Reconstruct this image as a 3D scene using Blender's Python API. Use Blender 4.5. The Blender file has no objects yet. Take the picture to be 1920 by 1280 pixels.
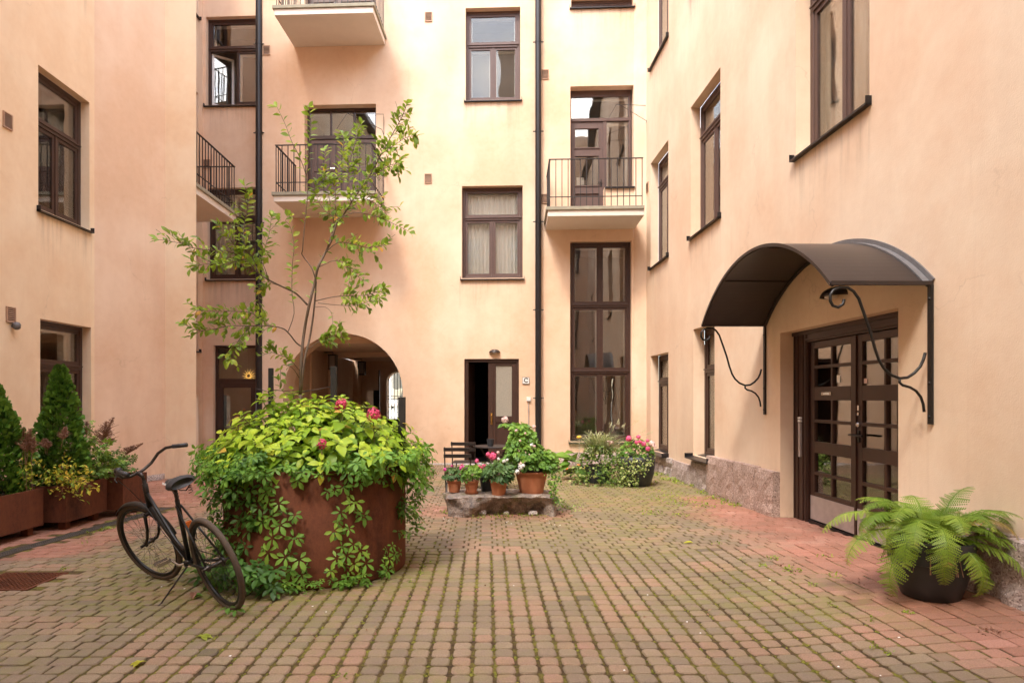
import bpy, math, random
import numpy as np
from mathutils import Vector, Matrix, Euler, Quaternion
R = math.radians
rnd = random.Random(7)
scene = bpy.context.scene
COL = scene.collection
# ---------------------------------------------------------------- camera
F, CX, CY, EYE = 1200.0, 912.0, 745.0, 1.5          # focal length and vanishing point in photo pixels, eye height
cam_data = bpy.data.cameras.new('camera')
cam = bpy.data.objects.new('camera', cam_data); COL.objects.link(cam)
cam.location = (0, 0, EYE); cam.rotation_euler = (R(90), 0, 0)
cam_data.sensor_width = 36; cam_data.lens = 36 * F / 1920
cam_data.shift_x = (960 - CX) / 1920; cam_data.shift_y = (CY - 640) / 1920
cam_data.clip_end = 600
scene.camera = cam
# ---------------------------------------------------------------- light
SUN_EL, SUN_AZ = 54, 208          # azimuth: direction the light comes from, degrees clockwise from +Y
w = bpy.data.worlds.new('World'); scene.world = w; w.use_nodes = True
nt = w.node_tree; bg = nt.nodes['Background']
sky = nt.nodes.new('ShaderNodeTexSky'); sky.sky_type = 'NISHITA'; sky.sun_disc = False
sky.sun_elevation = R(SUN_EL); sky.sun_rotation = R(SUN_AZ); sky.air_density = 1.0; sky.dust_density = 1.5
tcw = nt.nodes.new('ShaderNodeTexCoord'); cn = nt.nodes.new('ShaderNodeTexNoise')
cn.inputs['Scale'].default_value = 2.6; cn.inputs['Detail'].default_value = 7; cn.inputs['Roughness'].default_value = .6
nt.links.new(tcw.outputs['Generated'], cn.inputs['Vector'])
cr = nt.nodes.new('ShaderNodeValToRGB'); cr.color_ramp.elements[0].position = .45; cr.color_ramp.elements[1].position = .63
nt.links.new(cn.outputs['Fac'], cr.inputs['Fac'])
mxw = nt.nodes.new('ShaderNodeMix'); mxw.data_type = 'RGBA'
nt.links.new(cr.outputs['Color'], mxw.inputs['Factor'])
nt.links.new(sky.outputs['Color'], mxw.inputs['A']); mxw.inputs['B'].default_value = (9.6, 9.3, 9.0, 1)
nt.links.new(mxw.outputs['Result'], bg.inputs['Color']); bg.inputs['Strength'].default_value = .15
sd = bpy.data.lights.new('sun', 'SUN'); sd.energy = .62; sd.angle = R(11); sd.color = (1, .93, .82)
sun = bpy.data.objects.new('sun', sd); COL.objects.link(sun)
_a, _e = R(SUN_AZ), R(SUN_EL)
sdir = Vector((math.sin(_a) * math.cos(_e), math.cos(_a) * math.cos(_e), math.sin(_e)))
sun.rotation_euler = sdir.to_track_quat('Z', 'Y').to_euler()
sun.location = (0, 5, 30)
scene.view_settings.view_transform = 'Standard'; scene.view_settings.look = 'None'
scene.view_settings.gamma = 1; scene.view_settings.use_curve_mapping = False
scene.view_settings.exposure = 2.44
scene.cycles.max_bounces = 9; scene.cycles.diffuse_bounces = 6; scene.cycles.transparent_max_bounces = 12
scene.cycles.sample_clamp_indirect = 6
# ---------------------------------------------------------------- geometry helpers
class MB:
    def __init__(s): s.v = []; s.f = []; s.t = []; s.m = []
    def quad(s, pts, t=0., m=0):
        n = len(s.v); s.v.extend(tuple(p) for p in pts); s.f.append(tuple(range(n, n + len(pts)))); s.t.append(t); s.m.append(m); return s
    def box(s, x0, x1, y0, y1, z0, z1, t=0., m=0):
        n = len(s.v)
        s.v += [(x0,y0,z0),(x1,y0,z0),(x1,y1,z0),(x0,y1,z0),(x0,y0,z1),(x1,y0,z1),(x1,y1,z1),(x0,y1,z1)]
        for q in ((0,3,2,1),(4,5,6,7),(0,1,5,4),(1,2,6,5),(2,3,7,6),(3,0,4,7)):
            s.f.append(tuple(n + i for i in q)); s.t.append(t); s.m.append(m)
        return s
    def tube(s, pts, r, n=8, t=0., m=0, caps=True):
        pts = [Vector(p) for p in pts]; k = len(pts)
        rr = r if isinstance(r, (list, tuple)) else [r] * k
        base = len(s.v); up = None
        for i, p in enumerate(pts):
            d = (pts[min(i+1,k-1)] - pts[max(i-1,0)])
            d = d.normalized() if d.length > 1e-9 else Vector((0,0,1))
            if up is None:
                up = Vector((0,0,1)) if abs(d.z) < .9 else Vector((1,0,0))
            a = d.cross(up)
            if a.length < 1e-6: a = d.cross(Vector((0,1,0)))
            a.normalize(); up = a.cross(d).normalized()
            for j in range(n):
                an = 2*math.pi*j/n
                s.v.append(tuple(p + (a*math.cos(an) + up*math.sin(an)) * rr[i]))
        for i in range(k-1):
            for j in range(n):
                a0 = base+i*n+j; a1 = base+i*n+(j+1)%n
                s.f.append((a0, a1, a1+n, a0+n)); s.t.append(t); s.m.append(m)
        if caps:
            s.f.append(tuple(base+j for j in range(n))[::-1]); s.t.append(t); s.m.append(m)
            s.f.append(tuple(base+(k-1)*n+j for j in range(n))); s.t.append(t); s.m.append(m)
        return s
    def lathe(s, prof, n=24, c=(0,0,0), t=0., m=0, sx=1., sy=1.):
        base = len(s.v)
        for (r, z) in prof:
            for j in range(n):
                an = 2*math.pi*j/n
                s.v.append((c[0]+r*sx*math.cos(an), c[1]+r*sy*math.sin(an), c[2]+z))
        for i in range(len(prof)-1):
            for j in range(n):
                a0 = base+i*n+j; a1 = base+i*n+(j+1)%n
                s.f.append((a0, a1, a1+n, a0+n)); s.t.append(t); s.m.append(m)
        if prof[0][0] > 1e-4: s.f.append(tuple(base+j for j in range(n))[::-1]); s.t.append(t); s.m.append(m)
        if prof[-1][0] > 1e-4: s.f.append(tuple(base+(len(prof)-1)*n+j for j in range(n))); s.t.append(t); s.m.append(m)
        return s
    def add(s, tv, tf, M, t=0., m=0):
        n = len(s.v); a = np.asarray(M)
        vv = np.asarray(tv) @ a[:3,:3].T + a[:3,3]
        s.v.extend(map(tuple, vv.tolist()))
        for f in tf: s.f.append(tuple(n+i for i in f)); s.t.append(t); s.m.append(m)
        return s
    def mesh(s, name, mats, smooth=False):
        me = bpy.data.meshes.new(name); me.from_pydata(s.v, [], s.f)
        for mt in (mats if isinstance(mats, (list, tuple)) else [mats]): me.materials.append(mt)
        if any(s.m): me.polygons.foreach_set('material_index', s.m)
        if smooth: me.polygons.foreach_set('use_smooth', [True]*len(s.f))
        at = me.attributes.new('tint', 'FLOAT', 'FACE'); at.data.foreach_set('value', s.t)
        me.update(); return me
    def build(s, name, mats, parent=None, mtx=None, smooth=False, bevel=0, kind=None):
        return link(name, s.mesh(name, mats, smooth), parent, mtx, bevel, kind)
def link(name, me, parent=None, mtx=None, bevel=0, kind=None):
    o = bpy.data.objects.new(name, me); COL.objects.link(o)
    if parent is not None: o.parent = parent
    if mtx is not None: o.matrix_local = mtx
    if bevel:
        b = o.modifiers.new('edge', 'BEVEL'); b.width = bevel; b.segments = 2; b.limit_method = 'ANGLE'; b.angle_limit = R(40)
        b.harden_normals = False
    if kind: o['kind'] = kind
    return o
def empty(name, label, cat, loc=(0,0,0), rz=0, group=None):
    o = bpy.data.objects.new(name, None); COL.objects.link(o)
    o.location = loc; o.rotation_euler = (0,0,rz); o.empty_display_size = .2
    return tag(o, label, cat, group)
def tag(o, label, cat, group=None):
    o['label'] = label; o['category'] = cat
    if group: o['group'] = group
    return o
def fr(x, y, ang, z=0):          # frame: x along the wall (to the right as one faces it), y into the wall, z up
    return Matrix.Translation((x,y,z)) @ Matrix.Rotation(ang, 4, 'Z')
def W(px, py, d): return Vector(((px-CX)/F*d, d, EYE+(CY-py)/F*d))
def smooth(a, b, x):
    t = max(0., min(1., (x-a)/(b-a))); return t*t*(3-2*t)
def gh(x, y):                    # ground height: the yard rises gently towards the right wall near the camera
    return .125*smooth(1.2, 3.6, x)*max(0., min(1., (10.2-y)/6.0))
def G(px, py, it=6):
    h = 0
    for _ in range(it):
        d = (EYE-h)*F/(py-CY); h = gh((px-CX)/F*d, d)
    return Vector(((px-CX)/F*d, d, h))
def copy_tree(o, parent=None, label=None, group=None):
    c = o.copy(); COL.objects.link(c); c.parent = parent
    if label: c['label'] = label
    if group: c['group'] = group
    for ch in list(o.children): copy_tree(ch, c)
    return c
# ---------------------------------------------------------------- materials
def mat(name):
    m = bpy.data.materials.new(name); m.use_nodes = True
    return m, m.node_tree, m.node_tree.nodes['Principled BSDF']
def N(nt, t, **kw):
    n = nt.nodes.new(t)
    for k, v in kw.items():
        if k in n.inputs: n.inputs[k].default_value = v
        else: setattr(n, k, v)
    return n
def noise(nt, scale, detail=4, rough=.6, coord='Object', stretch=None, rot=None):
    tc = N(nt, 'ShaderNodeTexCoord'); n = N(nt, 'ShaderNodeTexNoise', Scale=scale, Detail=detail, Roughness=rough)
    src = tc.outputs[coord] if coord != 'World' else N(nt, 'ShaderNodeNewGeometry').outputs['Position']
    if stretch:
        mp = N(nt, 'ShaderNodeMapping'); mp.inputs['Scale'].default_value = stretch
        nt.links.new(src, mp.inputs['Vector']); src = mp.outputs['Vector']
    nt.links.new(src, n.inputs['Vector']); return n.outputs['Fac']
def ramp(nt, fac, stops, interp='LINEAR'):
    r = N(nt, 'ShaderNodeValToRGB'); e = r.color_ramp; e.interpolation = interp
    while len(e.elements) < len(stops): e.elements.new(.5)
    for el, (p, c) in zip(e.elements, stops):
        el.position = p; el.color = (c[0], c[1], c[2], 1) if hasattr(c, '__len__') else (c, c, c, 1)
    nt.links.new(fac, r.inputs['Fac']); return r.outputs['Color']
def mix(nt, fac, a, b, mode='MIX'):
    m = N(nt, 'ShaderNodeMix', data_type='RGBA', blend_type=mode)
    for k, v in (('Factor', fac), ('A', a), ('B', b)):
        if hasattr(v, 'is_linked') or hasattr(v, 'links'): nt.links.new(v, m.inputs[k])
        elif k == 'Factor': m.inputs[k].default_value = v
        else: m.inputs[k].default_value = (*v, 1)
    return m.outputs['Result']
def math_(nt, op, a, b=0., c=None):
    m = N(nt, 'ShaderNodeMath', operation=op)
    for i, v in enumerate((a, b, c)):
        if v is None: continue
        if hasattr(v, 'links'): nt.links.new(v, m.inputs[i])
        else: m.inputs[i].default_value = v
    return m.outputs[0]
def bump(nt, bs, h, strength=.3, dist=.01):
    b = N(nt, 'ShaderNodeBump', Strength=strength, Distance=dist); nt.links.new(h, b.inputs['Height'])
    nt.links.new(b.outputs['Normal'], bs.inputs['Normal'])
def simple(name, col, rough=.6, metal=0., var=.12, vscale=6., bmp=0., bscale=60., spec=.5):
    m, t, b = mat(name)
    c = mix(t, noise(t, vscale, 5), [x*(1-var) for x in col], [min(1, x*(1+var)) for x in col])
    t.links.new(c, b.inputs['Base Color'])
    b.inputs['Roughness'].default_value = rough; b.inputs['Metallic'].default_value = metal
    b.inputs['Specular IOR Level'].default_value = spec
    if bmp: bump(t, b, noise(t, bscale, 4), bmp, .004)
    return m
def plaster_mat(name, a, b_):
    m, t, b = mat(name)
    big = noise(t, .55, 6, .62, 'World'); streak = noise(t, 1.3, 5, .6, 'World', (1, 1, .22)); fine = noise(t, 9, 4, .6, 'World')
    c = mix(t, ramp(t, big, ((.38, 0), (.62, 1))), a, b_)
    c = mix(t, ramp(t, streak, ((.42, 0), (.75, .5))), c, [x*.86 for x in a])
    c = mix(t, ramp(t, fine, ((.3, 0), (.9, .25))), c, [min(1, x*1.12) for x in b_])
    # damp, slightly dirtier band near the ground and thin vertical rain marks (real stains on the render)
    sep = N(t, 'ShaderNodeSeparateXYZ'); t.links.new(N(t, 'ShaderNodeNewGeometry').outputs['Position'], sep.inputs[0])
    low = ramp(t, sep.outputs['Z'], ((.0, 1), (1., 0)))
    st2 = ramp(t, noise(t, 5, 4, .6, 'World', (1, 1, .3)), ((.45, 0), (.75, 1)))
    lowm = math_(t, 'MULTIPLY', low, st2)
    c = mix(t, math_(t, 'MULTIPLY', lowm, .75), c, [a[0]*.72, a[1]*.70, a[2]*.72])
    rain = ramp(t, noise(t, 3.2, 3, .7, 'World', (2.2, 2.2, .12)), ((.6, 0), (.82, 1)))
    c = mix(t, math_(t, 'MULTIPLY', rain, .18), c, [a[0]*.7, a[1]*.66, a[2]*.66])
    # hairline cracks and old repair patches
    gp = N(t, 'ShaderNodeNewGeometry'); wn = N(t, 'ShaderNodeTexNoise', Scale=3.0, Detail=5); t.links.new(gp.outputs['Position'], wn.inputs['Vector'])
    wv = N(t, 'ShaderNodeVectorMath', operation='MULTIPLY_ADD'); t.links.new(wn.outputs['Color'], wv.inputs[0]); wv.inputs[1].default_value = (.55,.55,.55); t.links.new(gp.outputs['Position'], wv.inputs[2])
    vc_ = N(t, 'ShaderNodeTexVoronoi', feature='DISTANCE_TO_EDGE', Scale=.42); t.links.new(wv.outputs[0], vc_.inputs['Vector'])
    crk = math_(t, 'MULTIPLY', ramp(t, vc_.outputs['Distance'], ((0, 1), (.0035, 0))), ramp(t, noise(t, .9, 3, .6, 'World'), ((.5, 0), (.62, .32))))
    c = mix(t, crk, c, [x*.62 for x in a])
    vp = N(t, 'ShaderNodeTexVoronoi', Scale=.33); t.links.new(wv.outputs[0], vp.inputs['Vector']); sp2 = N(t, 'ShaderNodeSeparateColor'); t.links.new(vp.outputs['Color'], sp2.inputs[0])
    c = mix(t, ramp(t, sp2.outputs[0], ((.74, 0), (.78, .13))), c, [a[0]*1.02, a[1]*.93, a[2]*.90])
    t.links.new(c, b.inputs['Base Color']); b.inputs['Roughness'].default_value = .9; b.inputs['Specular IOR Level'].default_value = .2
    h = math_(t, 'ADD', noise(t, 90, 3, .6, 'World'), math_(t, 'MULTIPLY', noise(t, 7, 4, .6, 'World'), 1.6))
    bump(t, b, h, .28, .006); return m
def foliage_mat(name, stops, transl=.35, rough=.45):
    m = bpy.data.materials.new(name); m.use_nodes = True; t = m.node_tree
    b = t.nodes['Principled BSDF']; out = t.nodes['Material Output']
    at = N(t, 'ShaderNodeAttribute', attribute_name='tint')
    vein = noise(t, 45, 3, .6)
    f = math_(t, 'ADD', at.outputs['Fac'], math_(t, 'MULTIPLY', math_(t, 'SUBTRACT', vein, .5), .14))
    c = ramp(t, f, stops)
    t.links.new(c, b.inputs['Base Color']); b.inputs['Roughness'].default_value = rough
    b.inputs['Specular IOR Level'].default_value = .3
    tr = N(t, 'ShaderNodeBsdfTranslucent'); t.links.new(mix(t, .25, c, (.45, .55, .05)), tr.inputs['Color'])
    ms = N(t, 'ShaderNodeMixShader'); ms.inputs[0].default_value = transl
    t.links.new(b.outputs[0], ms.inputs[1]); t.links.new(tr.outputs[0], ms.inputs[2]); t.links.new(ms.outputs[0], out.inputs['Surface'])
    return m
def glass_mat(name, tint=(.95,.95,.93), refl=1.6, add=.055, wav=.012, frosted=False):
    m = bpy.data.materials.new(name); m.use_nodes = True; t = m.node_tree
    t.nodes.remove(t.nodes['Principled BSDF']); out = t.nodes['Material Output']
    fn = N(t, 'ShaderNodeFresnel', IOR=1.5)
    fac = math_(t, 'MINIMUM', math_(t, 'ADD', math_(t, 'MULTIPLY', fn.outputs[0], refl), add), .95)
    gl = N(t, 'ShaderNodeBsdfGlossy', Roughness=.0 if not frosted else .18); gl.inputs['Color'].default_value = (.95,.93,.9,1)
    tr = N(t, 'ShaderNodeBsdfTransparent'); tr.inputs['Color'].default_value = (*tint, 1)
    h = noise(t, 1.1, 2, .5, 'World')
    b = N(t, 'ShaderNodeBump', Strength=wav, Distance=.3); t.links.new(h, b.inputs['Height']); t.links.new(b.outputs[0], gl.inputs['Normal'])
    ms = N(t, 'ShaderNodeMixShader'); t.links.new(fac, ms.inputs[0])
    t.links.new(tr.outputs[0], ms.inputs[1]); t.links.new(gl.outputs[0], ms.inputs[2]); t.links.new(ms.outputs[0], out.inputs['Surface'])
    return m
M = {}
M['plaster'] = plaster_mat('peach_plaster', (.69, .46, .305), (.79, .60, .445))
M['plaster_left_lit'] = plaster_mat('peach_plaster_lit_left', (.77, .55, .355), (.86, .70, .505))  # peach plaster with the left wing's brighter light put into its colour
M['plaster_right_lit'] = plaster_mat('peach_plaster_lit_right', (.74, .52, .36), (.82, .655, .49))  # paler copy: extra light on the right wing painted into the plaster
M['brown'] = simple('brown_paint', (.048, .021, .014), .42, 0, .3, 9, .12, 70)
M['brownlite'] = simple('weathered_brown_paint', (.10, .055, .044), .5, 0, .22, 9, .15, 70)
M['black'] = simple('black_metal', (.012, .010, .009), .42, .2, .35, 20, .15, 90)
M['pipe'] = simple('dark_pipe', (.020, .017, .018), .36, .3, .3, 10)
M['rail'] = simple('dark_rail', (.030, .022, .020), .5, .2, .3, 20)
M['canopy'] = simple('canopy_sheet', (.034, .024, .021), .38, .25, .3, 4, .15, 20)
M['lead'] = simple('lead_flashing', (.17, .16, .16), .55, .3, .35, 20, .5, 40)
M['white'] = simple('white_paint', (.72, .70, .66), .55, 0, .06, 8)
M['offwhite'] = simple('balcony_render', (.74, .66, .58), .85, 0, .08, 3, .2, 60)
M['slabtop'] = simple('mossy_concrete', (.30, .27, .20), .9, 0, .35, 9, .5, 50)
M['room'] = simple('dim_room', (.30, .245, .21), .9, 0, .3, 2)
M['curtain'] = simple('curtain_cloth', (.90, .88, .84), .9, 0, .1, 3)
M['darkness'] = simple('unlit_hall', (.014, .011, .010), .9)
M['glass'] = glass_mat('window_glass')
M['clear'] = glass_mat('clear_glass', refl=.8, add=.01)
M['frost'] = simple('patterned_glass', (.30,.27,.22), .28, 0, .25, 40, .6, 45)
M['brass'] = simple('brass', (.55, .33, .10), .35, 1., .1, 20)
M['steel'] = simple('scuffed_steel', (.52, .47, .45), .5, .55, .3, 8, .3, 50)
M['chrome'] = simple('chrome', (.60, .58, .55), .22, 1., .15, 30)
M['rubber'] = simple('tyre_rubber', (.085, .060, .042), .85, 0, .35, 30, .3, 120)
M['terracotta'] = simple('terracotta', (.46, .17, .08), .8, 0, .3, 9, .3, 50)
M['darkpot'] = simple('dark_pot', (.034, .035, .039), .5, 0, .25, 8, .1)
M['soil'] = simple('soil', (.035, .022, .013), .95, 0, .5, 30, .8, 80)
M['bark'] = simple('bark', (.16, .11, .08), .85, 0, .35, 30, .6, 60)
M['stem'] = simple('green_stem', (.16, .16, .06), .7, 0, .3, 20)
M['redstem'] = simple('red_stem', (.24, .11, .06), .7, 0, .3, 20)
M['stake'] = simple('charred_stake', (.022, .018, .017), .8, 0, .5, 20, .5, 60)
M['pink'] = simple('pink_petal', (.80, .11, .24), .6, 0, .3, 60)
M['magenta'] = simple('magenta_petal', (.75, .07, .36), .6, 0, .3, 60)
M['hotpink'] = simple('hydrangea_petal', (.62, .055, .14), .6, 0, .4, 60)
M['palepink'] = simple('pale_petal', (.85, .60, .55), .6, 0, .15, 60)
M['whitepetal'] = simple('white_petal', (.82, .80, .76), .6, 0, .05, 60)
M['plume'] = simple('faded_plume', (.30, .155, .10), .9, 0, .4, 60)
M['orange'] = simple('orange_plastic', (.75, .18, .03), .5, 0, .15, 20)
M['paper'] = simple('paper', (.80, .78, .74), .8, 0, .05, 10)
M['streetwall'] = simple('street_render', (.80, .78, .72), .9, 0, .08, 2)
M['vent'] = simple('vent_louvre', (.42, .25, .16), .7, 0, .2, 10)
M['ventgap'] = simple('vent_gap', (.04, .02, .014), .9)
def corten():
    m, t, b = mat('rusted_steel')
    n1 = noise(t, 2.2, 7, .65, 'World', (1, 1, .45)); n2 = noise(t, 26, 5, .7, 'World', (1, 1, .6)); n3 = noise(t, 90, 3, .6, 'World')
    f = math_(t, 'ADD', math_(t, 'MULTIPLY', n1, .55), math_(t, 'ADD', math_(t, 'MULTIPLY', n2, .3), math_(t, 'MULTIPLY', n3, .15)))
    c = ramp(t, f, ((.34, (.050, .017, .010)), (.48, (.125, .041, .020)), (.60, (.17, .056, .025)), (.72, (.22, .080, .036))))
    t.links.new(c, b.inputs['Base Color']); b.inputs['Roughness'].default_value = .82; b.inputs['Specular IOR Level'].default_value = .25
    bump(t, b, n2, .25, .004); return m
M['corten'] = corten()
def granite(name, a, b_, d_, dirt=.35):
    m, t, b = mat(name)
    vo = N(t, 'ShaderNodeTexVoronoi', Scale=85.0); gp = N(t, 'ShaderNodeNewGeometry'); t.links.new(gp.outputs['Position'], vo.inputs['Vector'])
    sp = N(t, 'ShaderNodeSeparateColor'); t.links.new(vo.outputs['Color'], sp.inputs[0])
    c = ramp(t, sp.outputs[0], ((0, d_), (.22, a), (.6, b_), (1, [min(1, x*1.5) for x in b_])))
    c = mix(t, ramp(t, noise(t, 2.5, 6, .7, 'World'), ((.4, 0), (.8, dirt))), c, (.07, .06, .045))
    at = N(t, 'ShaderNodeAttribute', attribute_name='tint')
    c = mix(t, math_(t, 'MULTIPLY', at.outputs['Fac'], .35), c, (.42, .24, .18), 'MIX')
    t.links.new(c, b.inputs['Base Color']); b.inputs['Roughness'].default_value = .85
    h = math_(t, 'ADD', noise(t, 40, 4, .7, 'World'), math_(t, 'MULTIPLY', noise(t, 6, 4, .6, 'World'), 2))
    bump(t, b, h, .7, .02); return m
M['granite'] = granite('pink_granite', (.36,.27,.225), (.48,.375,.32), (.10,.08,.075))
M['granitegrey'] = granite('grey_granite', (.36,.31,.29), (.48,.42,.39), (.12,.11,.11))
def boulder():
    m, t, b = mat('split_boulder')
    c = ramp(t, noise(t, 7, 8, .7, 'World'), ((.33, (.13,.11,.10)), (.48, (.31,.24,.20)), (.6, (.46,.37,.31)), (.75, (.55,.46,.39))))
    c = mix(t, ramp(t, noise(t, 60, 3, .7, 'World'), ((.5, 0), (.62, .6))), c, (.10,.085,.08))
    c = mix(t, ramp(t, noise(t, 4.2, 5, .6, 'World'), ((.52, 0), (.66, .7))), c, (.15,.15,.055))
    t.links.new(c, b.inputs['Base Color']); b.inputs['Roughness'].default_value = .9
    bump(t, b, math_(t, 'ADD', noise(t, 14, 6, .7, 'World'), noise(t, 70, 3, .6, 'World')), .8, .02); return m
M['boulder'] = boulder()
def paver_mat(name, per_object):
    """tone = this stone's own colour, red = clean red clay stone, moss = how overgrown"""
    m, t, b = mat(name)
    if per_object:
        oi = N(t, 'ShaderNodeObjectInfo'); sp = N(t, 'ShaderNodeSeparateColor'); t.links.new(oi.outputs['Color'], sp.inputs[0])
        tone, red, ms = sp.outputs[0], sp.outputs[1], sp.outputs[2]
    else:
        at = N(t, 'ShaderNodeAttribute', attribute_name='stone'); sp = N(t, 'ShaderNodeSeparateColor'); t.links.new(at.outputs['Color'], sp.inputs[0])
        tone, red, ms = sp.outputs[0], sp.outputs[1], sp.outputs[2]
    c = ramp(t, tone, ((0, (.10,.07,.055)), (.08, (.24,.175,.12)), (.3, (.315,.225,.15)), (.5, (.335,.215,.14)), (.7, (.365,.215,.145)), (1, (.40,.215,.15))))
    cr_ = ramp(t, tone, ((0, (.36,.15,.10)), (.5, (.46,.195,.135)), (1, (.54,.27,.20))))
    c = mix(t, red, c, cr_)
    c = mix(t, ramp(t, noise(t, 120, 3, .7, 'World'), ((.35, .45), (.65, 0))), c, (.10,.075,.05))
    c = mix(t, ramp(t, noise(t, 210, 2, .6, 'World'), ((.6, 0), (.75, .4))), c, (.50,.42,.33))
    c = mix(t, ramp(t, noise(t, 1.4, 6, .65, 'World'), ((.42, 0), (.72, .45))), c, (.14,.10,.065))
    mz = math_(t, 'MULTIPLY', ms, ramp(t, noise(t, 9, 7, .75, 'World'), ((.40, 0), (.60, 1))))
    c = mix(t, math_(t, 'MULTIPLY', mz, .8), c, (.19,.19,.035))
    t.links.new(c, b.inputs['Base Color'])
    t.links.new(math_(t, 'ADD', .66, math_(t, 'MULTIPLY', noise(t, 8, 3, .6, 'World'), .3)), b.inputs['Roughness'])
    b.inputs['Specular IOR Level'].default_value = .35
    bump(t, b, math_(t, 'ADD', noise(t, 160, 3, .6, 'World'), noise(t, 22, 4, .6, 'World')), .45, .004); return m
M['paver'] = paver_mat('paving_stone', False); M['paver_obj'] = paver_mat('paving_stone_near', True)
def stain_mat():
    m = bpy.data.materials.new('rain_stain'); m.use_nodes = True; t = m.node_tree; b = t.nodes['Principled BSDF']; out = t.nodes['Material Output']
    b.inputs['Base Color'].default_value = (.20,.125,.085,1); b.inputs['Roughness'].default_value = .95
    tr = N(t, 'ShaderNodeBsdfTransparent'); sp = N(t, 'ShaderNodeSeparateXYZ'); t.links.new(N(t, 'ShaderNodeTexCoord').outputs['Object'], sp.inputs[0])
    g = ramp(t, math_(t, 'ADD', math_(t, 'MULTIPLY', sp.outputs['Z'], 1.25), 1.0), ((0, 0), (.95, 1)))
    f = math_(t, 'MULTIPLY', g, ramp(t, noise(t, 7, 4, .7, 'World', (1.6, 1.6, .10)), ((.46, 0), (.78, .30))))
    ms_ = N(t, 'ShaderNodeMixShader'); t.links.new(f, ms_.inputs[0]); t.links.new(tr.outputs[0], ms_.inputs[1]); t.links.new(b.outputs[0], ms_.inputs[2]); t.links.new(ms_.outputs[0], out.inputs['Surface']); return m
M['stain'] = stain_mat()
def joint_mat():
    m, t, b = mat('mossy_joint')
    n1 = noise(t, 3.0, 7, .7, 'World'); n2 = noise(t, 34, 5, .7, 'World')
    f = math_(t, 'ADD', math_(t, 'MULTIPLY', n1, .55), math_(t, 'MULTIPLY', n2, .45))
    c = ramp(t, f, ((.36, (.040,.021,.008)), (.46, (.075,.042,.012)), (.53, (.13,.10,.015)), (.63, (.22,.20,.025))))
    t.links.new(c, b.inputs['Base Color']); b.inputs['Roughness'].default_value = .95
    bump(t, b, math_(t, 'ADD', n2, noise(t, 120, 3, .7, 'World')), .9, .012); return m
M['joint'] = joint_mat()
M['hydrangea'] = foliage_mat('hydrangea_leaf', ((0,(0.0708,0.142,0.0212)), (.35,(0.171,0.307,0.026)), (.62,(0.319,0.496,0.033)), (.84,(0.496,0.625,0.0531)), (.93,(0.708,0.614,0.0708)), (1,(0.649,0.354,0.0708))), .38, .4)
M['creeper'] = foliage_mat('creeper_leaf', ((0,(0.0362,0.0943,0.0203)), (.35,(0.0943,0.217,0.0362)), (.7,(0.189,0.377,0.0508)), (1,(0.392,0.536,0.0725))), .32)
M['treeleaf'] = foliage_mat('tree_leaf', ((0,(0.077,0.133,0.0252)), (.4,(0.168,0.266,0.0364)), (.75,(0.294,0.42,0.049)), (.93,(0.462,0.504,0.07)), (1,(0.77,0.392,0.07))), .4)
M['conifer'] = foliage_mat('conifer_spray', ((0,(0.0186,0.0543,0.0124)), (.5,(0.0697,0.178,0.0248)), (1,(0.171,0.326,0.0434))), .2)
M['yellowleaf'] = foliage_mat('yellowing_leaf', ((0,(0.13,0.208,0.026)), (.35,(0.312,0.39,0.039)), (.7,(0.624,0.559,0.052)), (1,(0.8,0.494,0.078))), .35)
M['astilbe'] = foliage_mat('astilbe_leaf', ((0,(0.049,0.119,0.0252)), (.5,(0.14,0.28,0.042)), (1,(0.308,0.462,0.07))), .3)
M['pelargonium'] = foliage_mat('pelargonium_leaf', ((0,(0.0455,0.111,0.0208)), (.5,(0.124,0.26,0.0364)), (1,(0.273,0.442,0.0585))), .3)
M['bluegreen'] = foliage_mat('dark_pelargonium_leaf', ((0,(0.0325,0.078,0.0286)), (.5,(0.078,0.163,0.052)), (1,(0.169,0.26,0.078))), .25)
M['ivy'] = foliage_mat('variegated_ivy_leaf', ((0,(.05,.11,.02)), (.45,(.17,.25,.05)), (.7,(.40,.46,.15)), (1,(.60,.62,.28))), .3)
M['grassy'] = foliage_mat('striped_grass_blade', ((0,(.16,.20,.07)), (.5,(.40,.43,.20)), (1,(.66,.63,.42))), .3)
M['fern'] = foliage_mat('fern_frond', ((0,(.085,.15,.02)), (.5,(.20,.32,.035)), (.9,(.40,.50,.08)), (1,(.42,.26,.09))), .38)

M['weed'] = foliage_mat('weed_leaf', ((0,(0.072,0.12,0.018)), (.5,(0.216,0.288,0.036)), (1,(0.42,0.456,0.06))), .3)
# ================================================================ ARCHITECTURE
BS = math.atan(.044)                                   # the back facade is turned a little
FB = fr(0, 14.33, -BS)                                 # back facade
FRC = fr(0, 14.69, -BS)                                # recessed strip left of the downpipe
FL = fr(-6.4, 0, R(90))                                # left facade
FP = fr(-6.4, 10.45, math.atan2(1.35, .48))            # slanted pale face
FO = fr(-5.92, 11.8, 0)                                # short frontal face
FH = fr(-5.35, 11.8, math.atan2(.7, -1.29))            # its hidden return
FK = fr(-6.64, 12.3, R(90))                            # left wall of the recess
FR = fr(3.5, 14.0, -R(90) + .01)                       # right facade
FC = fr(3.264, 14.19, math.atan2(-.19, .236))          # chamfered corner
FX = fr(4.2, -6.0, R(180))                             # facade behind the camera
def bu(px, y0=14.33):
    k = (px-CX)/F; return k*y0/(1+.044*k)/math.cos(BS)
def bz(py, px=940, y0=14.33):
    k = (px-CX)/F; return EYE + (CY-py)/F*(y0/(1+.044*k))
TOP = 13.2
left_wing = empty('apartment_building', 'left wing of peach render with tall brown windows behind the conifer planters', 'building', (-6.4, 0, 0), 0)
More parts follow.
